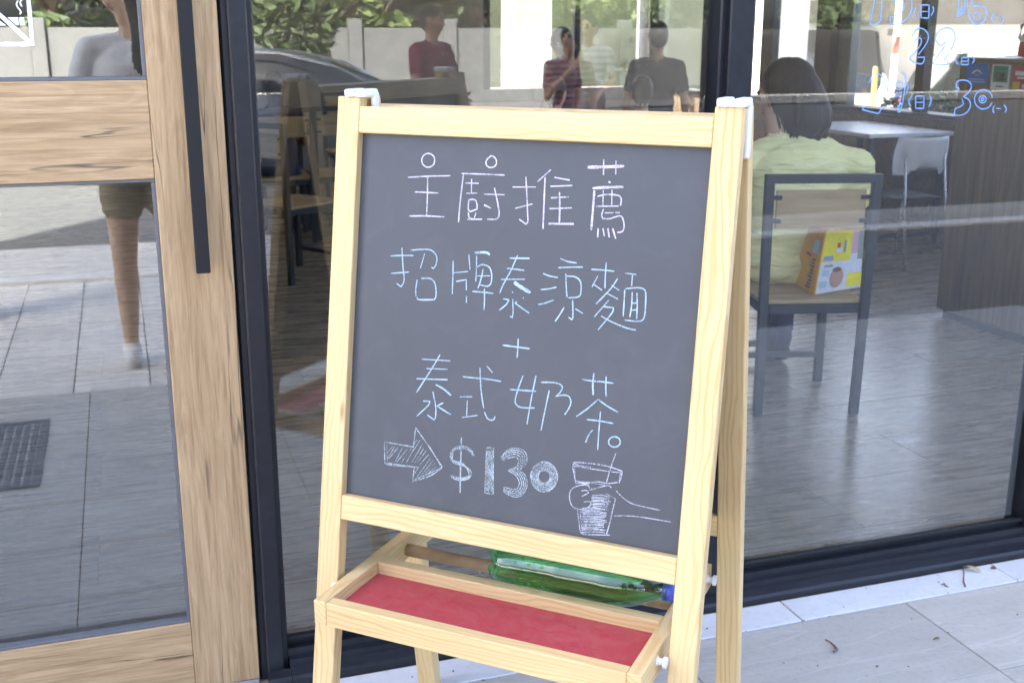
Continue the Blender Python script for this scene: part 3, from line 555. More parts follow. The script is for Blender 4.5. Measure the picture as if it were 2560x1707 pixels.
# a little liquid left along the bottom of the bottle
liq_m=glass_film('green_drink',.0,(.86,.90,.52),.1)
bm=bmesh.new(); n=18; rows=[]
for i in range(19):
    z=.045+.15*i/18; r=rb*.94*(1 if z<.185 else .93); h=-.45*r
    ring=[]
    for j in range(n+1):
        an=-math.pi/2-math.acos(.45)+2*math.acos(.45)*j/n; ring.append((r*math.cos(an),r*math.sin(an)))
    rows.append([(x_,y_,z) for x_,y_ in ring])
yz=(UP-ax*UP.dot(ax)).normalized(); xz=yz.cross(ax)
V=[[bm.verts.new(a0+(xz*x_+yz*y_+ax*z)*EQ) for x_,y_,z in r] for r in rows]
for a,b2 in zip(V,V[1:]):
    for j in range(n): bm.faces.new((a[j],a[j+1],b2[j+1],b2[j]))
    bm.faces.new((a[n],a[0],b2[0],b2[n]))
bm.faces.new(V[0]); bm.faces.new(V[-1][::-1]); bmesh.ops.recalc_face_normals(bm,faces=bm.faces)
link('leftover_drink',fin(bm,smooth=False),liq_m,bt)
# ------------------------------------------------------------------ blue dates drawn on the window
wb=chalk('blue_marker',(.20,.38,.74),.36,.94)
kc=4.9
def wpt(x,y): return onY(2080+x/kc,y/kc,-.0012)
ww=1/kc*(2.62+.3)/FPX*1.15
def dates(st,label):
    P=[wpt(*p) for t in st for p in t]; c=sum(P,Vector())/len(P)
    e=empty('window_lettering',c,0,label,'lettering','blue dates on the window glass')
    for t in st: ribbons('stroke',[(t,15)],wpt,Vector((0,-1,0)),wb,e,ww)
def day(cx,cy,w,h): return [[(cx-w,cy-h),(cx+w,cy-h),(cx+w*.95,cy+h*.7),(cx+w*.6,cy+h),(cx-w,cy+h*.95),(cx-w,cy-h)],[(cx-w,cy),(cx+w,cy)]]
dates([[(528,-200),(520,0),(495,150),(465,290),(490,305),(540,300),(585,265),(600,180),(612,0),(618,-180),(528,-200)],[(980,-200),(760,-190),(750,20),(810,-10),(868,10),(880,70),(860,140),(800,190),(710,212),(720,300),(800,300),(890,255),(960,165),(978,80),(965,0),(900,-60),(820,-60)],[(1032,98),(1005,160),(1035,240)],*day(1140,145,48,80),[(1235,85),(1245,130),(1215,195)],[(1360,45),(1378,72)],
 [(1570,-180),(1555,0),(1535,210),(1570,190),(1615,150),(1628,80),(1632,-160)],[(1545,150),(1610,110)],[(1545,180),(1610,140)],[(1545,120),(1605,95)],[(1670,-160),(1660,20),(1660,110),(1690,230),(1740,292),(1800,305),(1860,265),(1900,180),(1892,120),(1850,82),(1790,78),(1722,78),(1725,-160)],ellipse(1778,200,48,48,14),[(1992,155),(1955,220),(1985,295)],[(1995,210),(2045,220)],[(2092,200),(2100,245),(2065,300)]],'topmost line of blue hand drawn dates on the right window pane')
dates([[(985,455),(1010,392),(1060,355),(1120,360),(1170,410),(1180,470),(1150,550),(1060,672)],[(1010,512),(1050,480),(1075,465),(1095,490),(1085,550),(1020,640),(950,720)],[(1045,705),(1135,705),(1120,765),(1090,785),(1015,770),(945,722)],[(1085,440),(1090,446)],[(1130,470),(1136,476)],
 [(1400,510),(1340,565),(1300,540),(1270,480),(1290,410),(1350,360),(1420,345),(1480,375),(1510,450),(1490,540),(1440,640),(1375,735),(1415,740),(1420,790),(1330,800),(1240,785),(1290,700),(1390,560)],[(1350,432),(1360,442)],[(1436,440),(1446,450)],[(1522,695),(1518,755),(1548,792)],*day(1628,752,42,44),[(1718,690),(1745,730),(1718,782)]],'middle line of blue hand drawn dates on the right window pane')
dates([[(455,1015),(490,940),(560,910),(620,940),(645,1010),(625,1090)],[(405,1298),(370,1345),(470,1372),(570,1395),(605,1335),(612,1310)],[(840,890),(890,910),(905,1000),(890,1080),(870,1240),(832,1378),(808,1370),(835,1240),(850,1130),(790,1180),(720,1165)],ellipse(820,1050,48,50,14),[(905,1010),(935,1060),(915,1130)],[(978,1178),(940,1240),(962,1305)],*day(1075,1255,52,76),[(1198,1178),(1215,1240),(1185,1312)],[(1335,1112),(1352,1136)],
 [(1560,1092),(1518,1070),(1530,1010),(1590,985),(1660,995),(1705,1040),(1690,1110),(1610,1190),(1680,1230),(1695,1300),(1660,1370),(1590,1410),(1515,1412),(1500,1385),(1512,1335),(1570,1310),(1612,1275),(1590,1210)],[(1560,1095),(1520,1130)],ellipse(1855,1220,110,118,20,20,350),ellipse(1845,1220,44,44,14),ellipse(1845,1220,17,17,8),[(1985,1298),(1970,1350),(1985,1390)],[(2015,1330),(2070,1335)],[(2108,1290),(2135,1335),(2118,1382)]],'lowest line of blue hand drawn dates on the right window pane')
# ------------------------------------------------------------------ people
def cap_mesh(bm,p0,p1,r0,r1,n=12):
    p0=Vector(p0);p1=Vector(p1); d=p1-p0; L=d.length
    if L<1e-6: d=Vector((0,0,1));L=1e-6
    d.normalize(); pts=[];rs=[]
    for a in(85,60,35,10): pts.append(p0-d*r0*math.sin(R_(a)));rs.append(r0*math.cos(R_(a)))
    for t in(.25,.5,.75): pts.append(p0+d*L*t);rs.append(r0+(r1-r0)*t)
    for a in(10,35,60,85): pts.append(p1+d*r1*math.sin(R_(a)));rs.append(r1*math.cos(R_(a)))
    add_tube(bm,pts,rs,n)
def ell_mesh(bm,c,r,rot=None):
    M=Matrix.Translation(c)@(rot.to_4x4() if rot else Matrix())@Matrix.Diagonal((*r,1)); bmesh.ops.create_icosphere(bm,subdivisions=3,radius=1,matrix=M)
def person(name,label,prims,fingers,mats,M,voxel=.016,smooth=3,group=None,wr_amp=.006):
    """prims: (tag,p0,p1,r0,r1) tapered limbs or (tag,'E',c,radii,rot); one continuous body grown around them"""
    bm=bmesh.new()
    for p in prims:
        if p[1]=='E': ell_mesh(bm,p[2],p[3],p[4] if len(p)>4 else None)
        else: cap_mesh(bm,*p[1:5])
    bmesh.ops.recalc_face_normals(bm,faces=bm.faces)
    tm=fin(bm,'tmp'); to=bpy.data.objects.new('tmp',tm); col.objects.link(to)
    md=to.modifiers.new('r','REMESH'); md.mode='VOXEL'; md.voxel_size=voxel; md.use_smooth_shade=True
    dg=bpy.context.evaluated_depsgraph_get(); me=bpy.data.meshes.new_from_object(to.evaluated_get(dg))
    bpy.data.objects.remove(to); bpy.data.meshes.remove(tm)
    bm=bmesh.new(); bm.from_mesh(me); bpy.data.meshes.remove(me)
    for _ in range(smooth): bmesh.ops.smooth_vert(bm,verts=bm.verts,factor=.5,use_axis_x=True,use_axis_y=True,use_axis_z=True)
    tags=sorted({p[0] for p in prims}|({'skin'} if fingers else set())); idx={t:i for i,t in enumerate(tags)}
    bm.faces.ensure_lookup_table(); C=np.array([f.calc_center_median() for f in bm.faces]); best=np.full(len(C),1e9); bi=np.zeros(len(C),int)
    for p in prims:
        if p[1]=='E':
            q=C-np.array(p[2])
            if len(p)>4 and p[4]: q=q@np.array(p[4].to_3x3())
            r=np.array(p[3]); d=(np.linalg.norm(q/r,axis=1)-1)*r.min()
        else:
            a=np.array(p[1],float);b2=np.array(p[2],float);ab=b2-a; t=np.clip(((C-a)@ab)/max(ab@ab,1e-9),0,1); d=np.linalg.norm(C-a-t[:,None]*ab,axis=1)-(p[3]+(p[4]-p[3])*t)
        if p[0] in('eye','lip','brow'): d=d-.004
        m=d<best; best[m]=d[m]; bi[m]=idx[p[0]]
    for f,i in zip(bm.faces,bi): f.material_index=int(i); f.smooth=True
    ti=idx.get('top',-1); bt_=idx.get('bottom',-1); bm.normal_update()
    for vv in bm.verts:
        mi={f.material_index for f in vv.link_faces}
        if mi<= {ti,bt_}:
            c=vv.co; w=mnoise.noise(Vector((c.x*5+c.z*4,c.y*5,c.z*17)))+.6*mnoise.noise(Vector((c.x*11,c.y*11-c.z*6,c.z*30+5))); vv.co=c+vv.normal*wr_amp*(1-abs(w)*2.0)
    n0=len(bm.faces)
    for a,b2,r0,r1 in fingers: cap_mesh(bm,a,b2,r0,r1,7)
    bm.faces.ensure_lookup_table()
    for f in bm.faces[n0:]: f.material_index=idx.get('skin',0); f.smooth=True
    bmesh.ops.recalc_face_normals(bm,faces=bm.faces)
    o=link(name,fin(bm),[mats[t] for t in tags],None,M); tag(o,label,'person',group); return o
def hand(wr,fwd,side,L=.17,curl=.4):
    """palm prim and five fingers from a wrist point"""
    wr=Vector(wr);f=Vector(fwd).normalized();s=Vector(side);s=(s-f*s.dot(f)).normalized();nn=f.cross(s)
    palm=('skin',wr+f*.01,wr+f*L*.42,.027,.033); out=[]
    for k_,ln in zip((-1.5,-.5,.5,1.5),(.070,.082,.078,.060)):
        b=wr+f*L*.48+s*k_*.0165; m=b+f*ln*.55-nn*curl*.02; e=m+f*ln*.4-nn*curl*.045
        out+=[(b-f*.02,m,.0092,.0085),(m,e,.0085,.0070)]
    b=wr+f*L*.18-s*.03; m=b+f*.035-s*.018; out+=[(wr+f*.02-s*.015,b,.012,.011),(b,m,.011,.009),(m,m+f*.028,.009,.0075)]
    return palm,out
def head_prims(hc,face,tilt=0,hair='short',s=1.0):
    hc=Vector(hc);f=Vector(face).normalized();up=(UP-f*UP.dot(f)).normalized();sd=f.cross(up)
    rot=Matrix((sd,f,up)).transposed()
    P=[('skin','E',hc,(.074*s,.092*s,.112*s),rot),('skin',hc-up*.06*s+f*.02*s,hc-up*.095*s+f*.045*s,.050*s,.032*s),
       ('skin',hc+f*.088*s-up*.0*s,hc+f*.104*s-up*.028*s,.010*s,.015*s)]
    for q in(-1,1):
        P+=[('skin','E',hc+sd*q*.078*s-up*.008*s-f*.01*s,(.012*s,.022*s,.032*s),rot),('eye','E',hc+sd*q*.031*s+f*.080*s+up*.010*s,(.015*s,.010*s,.008*s),rot),('brow','E',hc+sd*q*.032*s+f*.084*s+up*.032*s,(.020*s,.008*s,.005*s),rot)]
    P+=[('lip','E',hc+f*.088*s-up*.055*s,(.024*s,.010*s,.008*s),rot)]
    if hair=='short': P+=[('hair','E',hc-f*.018*s+up*.030*s,(.084*s,.094*s,.100*s),rot),('hair','E',hc-f*.05*s-up*.02*s,(.074*s,.055*s,.07*s),rot)]
    if hair=='long':
        P+=[('hair','E',hc-f*.018*s+up*.030*s,(.090*s,.100*s,.102*s),rot),('hair',hc-f*.06*s,hc-f*.09*s-up*.30*s,.088*s,.10*s)]
        for q in(-1,1): P+=[('hair',hc+sd*q*.07*s-f*.02*s,hc+sd*q*.10*s-f*.02*s-up*.28*s,.045*s,.06*s)]
    if hair=='bob': P+=[('hair','E',hc-f*.02*s+up*.025*s,(.098*s,.105*s,.108*s),rot),('hair',hc-f*.05*s,hc-f*.06*s-up*.12*s,.085*s,.07*s)]
    return P
def standing(h=1.7,elL=None,wrL=None,elR=None,wrR=None,face=(0,-1,0),hair='short',shorts=False,long_sleeve=False,legs=((.10,0),(-.10,0)),broad=1.0,lean=0):
    s=h/1.72; F=[]; P=[]
    V=lambda x,y,z: Vector((x*s,y*s,z*s))
    for q,(lx,ly) in zip((1,-1),legs):
        hip=V(.092*q,0,.90); kn=V(lx*.98,ly*.55-.015,.485); an=V(lx,ly+.02,.085)
        if shorts: P+=[('bottom',hip,hip.lerp(kn,.40),.094*s,.092*s),('skin',hip.lerp(kn,.33),kn,.078*s,.056*s),('skin',kn,kn.lerp(an,.32)+V(0,.014,0),.053*s,.056*s),('skin',kn.lerp(an,.32)+V(0,.014,0),an,.055*s,.035*s)]
        else: P+=[('bottom',hip,kn,.092*s,.062*s),('bottom',kn,an+V(0,0,.02),.062*s,.05*s)]
        P+=[('shoe',an+V(0,.035,-.045),an+V(0,-.13,-.05),.042*s,.036*s),('shoe',an+V(0,.01,-.03),an+V(0,-.06,-.045),.045*s,.042*s)]
    b=broad
    P+=[('bottom','E',V(0,0,.93),(.165*s*b,.118*s,.10*s)),('top','E',V(0,-.005+lean*.3,1.08),(.15*s*b,.108*s,.17*s)),('top','E',V(0,lean*.6,1.27),(.178*s*b,.115*s,.155*s)),('top',V(-.12*b,lean,1.385),V(.12*b,lean,1.385),.058*s,.058*s),('skin',V(0,lean,1.40),V(0,lean-.012,1.50),.052*s,.050*s)]
    for q,el,wr in((1,elL,wrL),(-1,elR,wrR)):
        sh=V(.172*q*b,lean,1.375); e=Vector(el)*s if el else V(.235*q*b,.02,1.10); w=Vector(wr)*s if wr else V(.25*q*b,-.07,.86)
        mid=sh.lerp(e,.62)
        P+=[('top',sh,mid,.058*s,.056*s),('top' if long_sleeve else 'skin',mid.lerp(sh,.1),e,.044*s,.038*s),('top' if long_sleeve else 'skin',e,w,.038*s,.026*s)]
        pm,fg=hand(w,(w-e),Vector((0,1,0)) if abs((w-e).normalized().y)<.8 else Vector((0,0,1))); P.append(pm);F+=fg
    P+=head_prims(V(0,lean-.02,1.605),face,hair=hair,s=s)
    return P,F
def seated(h=1.7,face=(0,-1,0),hair='short',arms_on_table=True,lean=-.05,broad=1.0):
    s=h/1.72;P=[];F=[];V=lambda x,y,z: Vector((x*s,y*s,z*s))
    for q in(1,-1):
        hip=V(.095*q,.02,.545);kn=V(.13*q,-.42,.53);an=V(.12*q,-.36,.09)
        P+=[('bottom',hip,kn,.085*s,.062*s),('bottom',kn,an+V(0,0,.02),.060*s,.046*s),('shoe',an+V(0,.03,-.045),an+V(0,-.13,-.05),.042*s,.036*s)]
    b=broad
    P+=[('bottom','E',V(0,.03,.56),(.17*s*b,.14*s,.11*s)),('top','E',V(0,.02+lean*.3,.72),(.155*s*b,.115*s,.19*s)),('top','E',V(0,lean*.8,.90),(.182*s*b,.12*s,.155*s)),('top',V(-.12*b,lean,1.01),V(.12*b,lean,1.01),.058*s,.058*s),('skin',V(0,lean,1.02),V(0,lean-.03,1.13),.052*s,.050*s)]
    for q in(1,-1):
        sh=V(.172*q*b,lean,1.0);e=V(.25*q*b,lean-.10,.77);w=V(.12*q,lean-.34,.80)
        mid=sh.lerp(e,.6); P+=[('top',sh,mid,.058*s,.056*s),('skin',mid.lerp(sh,.1),e,.044*s,.038*s),('skin',e,w,.038*s,.026*s)]
        pm,fg=hand(w,w-e,UP); P.append(pm);F+=fg
    P+=head_prims(V(0,lean-.05,1.235),face,hair=hair,s=s); return P,F
skin_m=simple('skin',(.50,.31,.21),.5,.06,30); skin_d=simple('skin_tan',(.36,.21,.13),.5,.06,30); eye_m=simple('eye_dark',(.03,.025,.02),.2); lip_m=simple('lip',(.38,.16,.13),.5); 
k=NT('black_hair'); v=k.coord('Object',(60,60,6)); k.base(k.ramp(k.noise(2,5,.7,v),[(.3,(.003,.003,.0032)),(.7,(.012,.011,.011))])); k.set(Roughness=.5,Specular_IOR_Level=.35); k.bump(k.noise(3,4,.7,v),.6,.006); hair_m=k.m
def cloth(name,c,var=.08,**kw): return simple(name,c,.85,var,45,bump=.25,spec=.2,**kw)
def stripes(name,a,b,sc,axis=2,w=.5,extra=None):
    k=NT(name); v=k.coord('Object'); sx=k.n('ShaderNodeSeparateXYZ'); k.l(v,sx.inputs[0]); f=k.math('FRACT',k.math('MULTIPLY',sx.outputs[axis],sc)); c=k.ramp(f,[(0,a),(w,b)],'CONSTANT')
    if extra: g=k.math('FRACT',k.math('MULTIPLY',sx.outputs[0],sc)); c=k.mix(.55,c,k.ramp(g,[(0,extra),(.35,(1,1,1))],'CONSTANT'),'MULTIPLY')
    k.base(c); k.set(Roughness=.85,Specular_IOR_Level=.2); return k.m
def M_(x,y,rz,z=0): return Matrix.Translation((x,y,z))@Matrix.Rotation(rz,4,'Z')
def mats(top,bottom,shoe,skin=None,hair=None): return {'skin':skin or skin_m,'top':top,'bottom':bottom,'shoe':shoe,'hair':hair or hair_m,'eye':eye_m,'lip':lip_m,'brow':hair or hair_m}
jeans=cloth('dark_jeans',(.03,.04,.08)); shoe_g=cloth('grey_shoe',(.35,.34,.33)); white_c=cloth('white_cotton',(.72,.73,.76)); khaki=cloth('khaki_cotton',(.30,.25,.17)); black_c=cloth('black_cotton',(.03,.03,.035)); navy_c=cloth('navy_cotton',(.04,.05,.09))
# ------------------------------------------------------------------ inside: counter with stickers
cw=NT('counter_laminate'); v=cw.coord('Object',(16,16,1.2)); n1=cw.noise(1.6,6,.65,v,.4); cw.base(cw.ramp(n1,[(.3,(.12,.088,.052)),(.55,(.21,.155,.092)),(.75,(.27,.205,.125))])); cw.set(Roughness=.45); 
ct=empty('shop_counter',(4.8,1.7,0),0,'tall brown wood counter with stickers on its side','counter')
box('counter_body',(4.332,.75,.05),(5.35,2.590,1.415),cw.m,ct,.004); box('counter_top',(4.325,.74,1.4155),(5.36,2.598,1.437),simple('counter_top',(.16,.125,.085),.4),ct,.004); box('plinth',(4.36,.78,.0),(5.33,2.56,.0495),handle_m,ct)
def plate(name,x,y0,y1,z0,z1,mat,parent,t=.0012): return box(name,(x-t,min(y0,y1),z0),(x,max(y0,y1),z1),mat,parent)
def sticker(name,label,y0,y1,z0,z1,base,marks):
    e=empty(name,(4.331,(y0+y1)/2,(z0+z1)/2),0,label,'sticker','stickers on the counter side'); plate('backing',4.3315,y0,y1,z0,z1,base,e)
    for (a,b2,c,d,m) in marks: plate('print',4.3297,y0+(y1-y0)*a,y0+(y1-y0)*b2,z0+(z1-z0)*c,z0+(z1-z0)*d,m,e,.0006)
sb=simple('sticker_blue',(.03,.16,.50),.4,.05); sgn=simple('sticker_green',(.03,.24,.16),.4,.05); sw=simple('sticker_white',(.72,.74,.72),.4,.03); sr=simple('sticker_red',(.32,.03,.03),.4,.05); syl=simple('sticker_yellow',(.55,.42,.03),.4,.05); sgr=simple('sticker_pale_blue',(.35,.48,.66),.4,.05)
sticker('square_sticker','square blue sticker on the side of the brown counter',2.534,2.363,1.300,1.405,sb,[(.08,.9,.10,.16,sgr),(.12,.86,.22,.27,sgr),(.28,.36,.52,.60,sw),(.36,.45,.60,.67,sw),(.45,.56,.66,.72,sw),(.56,.65,.60,.67,sw),(.65,.72,.52,.58,sw),(.42,.58,.45,.49,sgr)])
sticker('tall_sticker','tall white and green sticker beside the blue one on the counter',2.339,2.207,1.280,1.406,sw,[(.10,.90,.30,.95,sgn),(.22,.45,.42,.64,sw),(.55,.78,.42,.64,sw),(.2,.8,.34,.38,sw),(.3,.7,.10,.16,sgn),(.2,.8,.72,.76,sw)])
sticker('red_sticker','dark red sticker with white and yellow marks on the counter',2.190,2.02,1.285,1.400,sr,[(.12,.60,.62,.80,sw),(.22,.55,.48,.56,sw),(.05,.35,.05,.35,syl),(.45,.7,.1,.25,sw),(.7,.95,.3,.7,syl)])
pot=empty('white_jug',(4.62,2.38,1.437),0,'white ceramic jug with a red band standing on the counter','jug')
M=Matrix.Translation((4.62,2.38,1.4375)); crm=simple('ceramic_white',(.74,.74,.72),.25,.03)
lathe('jug_body',[(0,0),(.05,0),(.062,.02),(.070,.06),(.066,.11),(.048,.15),(.040,.18),(.052,.21),(.046,.21),(.034,.18),(0,.17)],crm,pot,M,24)
lathe('jug_band',[(.0672,.045),(.0712,.06),(.0702,.075),(.0682,.075),(.068,.05)],sr,pot,M,24)
tube('jug_handle',[(4.62,2.44,1.62),(4.62,2.485,1.60),(4.62,2.49,1.54),(4.62,2.447,1.50)],.009,crm,pot)
pk=empty('red_packet',(4.5,2.22,1.437),0,'dark red packet leaning on the counter beside the jug','packet')
bm=bmesh.new(); add_box(bm,(-.05,-.085,0),(.03,.085,.075),.006,Matrix.Translation((4.5,2.22,1.4375))@Matrix.Rotation(.15,4,'X')@Matrix.Rotation(.3,4,'Z')); link('packet_body',fin(bm),sr,pk)
bm=bmesh.new(); add_box(bm,(-.0515,-.03,.015),(-.0503,.03,.055),0,Matrix.Translation((4.5,2.22,1.4375))@Matrix.Rotation(.15,4,'X')@Matrix.Rotation(.3,4,'Z')); link('print',fin(bm),sw,pk)
# ------------------------------------------------------------------ inside: chairs
metal_d=simple('dark_metal',(.022,.025,.031),.5,.15,40); seat_w=wood('seat_wood',(.48,.36,.20),(.42,.30,.16),(.34,.23,.12),gs=(3,30,30),ring=8,rough=.5)
def make_chair(M,label,group='dark metal chairs inside the shop'):
    e=empty('metal_chair',M.translation,0,label,'chair',group); e.matrix_basis=M; PM[e]=M
    w,d,T=.207,.479,.036
    for sx in(-1,1):
        x=sx*(w)
        def B(nm,p0,p1,wd=T,th=T,side=(1,0,0)): 
            p0=Vector(p0);p1=Vector(p1); o=bar(nm,p0,p1,wd,th,side,metal_d,None,.003); o.parent=e; o.matrix_basis=PM[o]; PM[o]=M@PM[o]; return o
        B('back_leg',(x,0,.0),(x*1.06,-.02,1.0)); B('front_leg',(x,d,.0),(x,d,.47))
        B('side_rail',(x,.02,.462),(x,d-.018,.462),side=(0,0,1)); 
    B('top_bar',(-w*1.06-T/2,-.0195,1.002),(w*1.06+T/2,-.0195,1.002),T,T,(0,0,1)); B('rear_rail',(-w+T/2,0,.462),(w-T/2,0,.462),T,T,(0,0,1)); B('stretcher',(-w+T/2,d,.13),(w-T/2,d,.13),.026,.026,(0,0,1)); B('front_rail',(-w+T/2,d,.452),(w-T/2,d,.452),T,T,(0,0,1))
    for nm,lo,hi in(('seat',(-w-.012,.005,.4805),(w+.012,d+.02,.499)),('back_panel',(-w+.022,-.012,.80),(w-.022,-.001,.955))):
        o=bar(nm,(lo[0],(lo[1]+hi[1])/2,(lo[2]+hi[2])/2),(hi[0],(lo[1]+hi[1])/2,(lo[2]+hi[2])/2),hi[1]-lo[1],hi[2]-lo[2],(0,1,0),seat_w,None,.004); o.parent=e; o.matrix_basis=PM[o]; PM[o]=M@PM[o]
    for sx in(-1,1):
        for z in(.83,.925): B('bracket',(sx*(w+.004),-.008,z),(sx*(w-.045),-.014,z),.018,.010,(0,0,1))
    return e
def chair_M(x,y,a): return Matrix.Translation((x,y,0))@Matrix.Rotation(a,4,'Z')
CA=-math.atan2(.125,.462)
ch0=make_chair(chair_M(2.6605,1.3165,CA),'dark metal chair with wooden back under the woman in yellow')
# ------------------------------------------------------------------ inside: woman in yellow seen from behind
yel=NT('yellow_tee'); v=yel.coord('Object',(3,3,14)); n1=yel.noise(1.6,3,.55,v,1.4); yel.base(yel.ramp(n1,[(.3,(.86,.82,.38)),(.7,(.92,.88,.46))])); yel.set(Roughness=.85,Specular_IOR_Level=.2); yel.bump(n1,1.0,.03)
fd=Vector((.26,.966,0)); sd=Vector((.966,-.26,0)); O=Vector((2.745,1.67,0))
def wp(r,f,z): return O+sd*r+fd*f+UP*z
P=[('top','E',wp(.02,.05,.62),(.225,.145,.17)),('top','E',wp(.05,.09,.80),(.235,.15,.20)),('top','E',wp(.085,.135,.96),(.245,.135,.15)),('top',wp(.0,.165,1.085),wp(-.19,.15,.985),.062,.078),('top',wp(.08,.165,1.085),wp(.335,.14,.985),.066,.08),('top','E',wp(.05,.15,1.02),(.17,.10,.09)),('skin',wp(.02,.18,1.05),wp(-.02,.21,1.20),.062,.058),
   ('bottom','E',wp(.0,.09,.575),(.22,.165,.10))]
for q in(-1,1):
    P+=[('bottom',wp(.11*q,.12,.57),wp(.15*q,.50,.56),.095,.07),('bottom',wp(.15*q,.50,.55),wp(.14*q,.46,.10),.066,.05),('shoe',wp(.14*q,.43,.05),wp(.14*q,.60,.045),.045,.038)]
P+=[('top',wp(-.18,.14,1.0),wp(-.26,.20,.86),.078,.074),('skin',wp(-.25,.20,.88),wp(-.27,.30,.70),.050,.043),('skin',wp(-.27,.30,.70),wp(-.16,.52,.79),.042,.030),
    ('top',wp(.32,.13,.99),wp(.36,.20,.85),.078,.074),('skin',wp(.36,.20,.86),wp(.36,.33,.72),.050,.043),('skin',wp(.36,.33,.72),wp(.22,.54,.79),.042,.030)]
F=[]
for a,b2 in((wp(-.16,.52,.79),wp(-.27,.30,.70)),(wp(.22,.54,.79),wp(.36,.33,.72))):
    pm,fg=hand(a,a-b2,UP); P.append(pm);F+=fg
hc=wp(.015,.24,1.305); P+=head_prims(hc,(-.55,.75,-.35),hair='none',s=1.22)
wo=person('person','woman in pale yellow tee shirt with dark hair seated with her back to the window',P,F,mats(yel.m,jeans,black_c),Matrix(),.012,4,wr_amp=.008)
hb=bmesh.new()
HP=[(hc+sd*.012-fd*.018+UP*.045,(.118,.136,.112)),(hc+sd*.05-fd*.045-UP*.01,(.10,.105,.10))]
for c,r in HP: ell_mesh(hb,c,r)
for a,b2,r0,r1 in((hc-fd*.06+sd*.05,hc-fd*.09+sd*.10-UP*.10,.11,.10),(hc-fd*.07+sd*.09-UP*.08,hc-fd*.07+sd*.115-UP*.20,.095,.07),(hc-fd*.07+sd*.11-UP*.19,hc-fd*.075+sd*.13-UP*.345,.070,.026),(hc-fd*.085+sd*.07-UP*.15,hc-fd*.10+sd*.075-UP*.30,.05,.014),(hc-fd*.085+sd*.11-UP*.2,hc-fd*.105+sd*.115-UP*.325,.04,.010),(hc-fd*.085+sd*.15-UP*.15,hc-fd*.07+sd*.17-UP*.26,.04,.014)): cap_mesh(hb,a,b2,r0,r1)
bmesh.ops.recalc_face_normals(hb,faces=hb.faces)
tm=fin(hb,'tmp'); to=bpy.data.objects.new('tmp',tm); col.objects.link(to); md=to.modifiers.new('r','REMESH'); md.mode='VOXEL'; md.voxel_size=.010
me=bpy.data.meshes.new_from_object(to.evaluated_get(bpy.context.evaluated_depsgraph_get())); bpy.data.objects.remove(to)
bm=bmesh.new(); bm.from_mesh(me)
for _ in range(5): bmesh.ops.smooth_vert(bm,verts=bm.verts,factor=.5,use_axis_x=True,use_axis_y=True,use_axis_z=True)
for vv in bm.verts:
    r=vv.co-hc; an=math.atan2(r.dot(sd),-r.dot(fd)); am=.004+(.008 if r.z<-.05 else 0); vv.co+=(r.xy.to_3d().normalized())*am*(mnoise.noise(Vector((an*7,r.z*3,0)))+.5*mnoise.noise(Vector((an*22,r.z*5,3))))
link('hair',fin(bm,smooth=True),hair_m,wo)
rnd=random.Random(4); bm=bmesh.new()
for i in range(420):   # loose strands over the cap of hair and down the tail
    a=rnd.uniform(-1.5,2.2); el=rnd.uniform(.3,1.35); pts=[]
    tail=hc-fd*(.085+rnd.uniform(-.03,.03))+sd*(.10+rnd.uniform(-.075,.075))-UP*rnd.uniform(.22,.39)
    for j in range(7):
        t=j/6; e2=el-(el+.25)*min(1,t*1.5); p=hc+sd*.012-fd*.018+UP*.045+(sd*math.sin(a)*math.cos(e2)*.122-fd*math.cos(a)*math.cos(e2)*.140+UP*math.sin(e2)*.116)
        q2=max(0,(t-.45)/.55); p=p.lerp(tail,q2*q2*(3-2*q2)); pts.append(p+Vector((rnd.uniform(-1,1),rnd.uniform(-1,1),0))*.002)
    pr=None
    for j,p in enumerate(pts):
        s2=(pts[min(j+1,6)]-pts[max(j-1,0)]).cross(p-hc).normalized()*(.0028 if j<6 else .0006); r=(bm.verts.new(p+s2),bm.verts.new(p-s2))
        if pr: bm.faces.new((pr[0],pr[1],r[1],r[0]))
        pr=r
link('hair_strands',fin(bm,smooth=True),hair_m,wo)['kind']='stuff'
# yellow shopping bag on the chair seat
c6=lambda x,y:(1840+x/2.0625,300+y/2.0625)
B1=onZ(*c6(402,903),.502); B2=onZ(*c6(640,862),.502); B0=onZ(*c6(283,832),.502); B3=B0+(B2-B1)
nb=(B2-B1).cross(UP).normalized()
def onv(px,P0,t1):   # on the upright plane through P0 with horizontal direction t1
    nrm=t1.cross(UP).normalized(); v=ray(*px); t=((P0-CAM).dot(nrm))/v.dot(nrm); return CAM+v*t
T1=onv(c6(462,572),B1,B2-B1); T2=onv(c6(664,562),B1,B2-B1); T0=onv(c6(383,542),B0,B1-B0); T3=T0+(T2-T1)
bag=empty('shopping_bag',(B1+B2+B0+B3)/4,0,'yellow printed shopping bag on the chair seat behind the woman','bag')
ybag=cloth('bag_yellow',(.78,.40,.02)); ylow=cloth('bag_lemon',(.85,.72,.03)); wbag=cloth('bag_white',(.68,.70,.76)); pinkb=cloth('bag_pink',(.66,.40,.46)); skinb=cloth('bag_skin_print',(.52,.30,.24)); brn=cloth('bag_brown_print',(.20,.12,.06)); blub=cloth('bag_blue_print',(.30,.34,.55)); tealb=cloth('bag_teal_print',(.42,.55,.60)); grn=cloth('bag_green_print',(.30,.34,.30)); redb=cloth('bag_red_print',(.42,.06,.04))
def quad(name,pts,mat,parent):
    bm=bmesh.new(); bm.faces.new([bm.verts.new(p) for p in pts]); return link(name,fin(bm),mat,parent)
bm=bmesh.new(); vs=[bm.verts.new(p) for p in(B0,B1,B2,B3,T0,T1,T2,T3)]
for f in((0,1,2,3),(0,1,5,4),(1,2,6,5),(2,3,7,6),(3,0,4,7)): bm.faces.new([vs[i] for i in f])
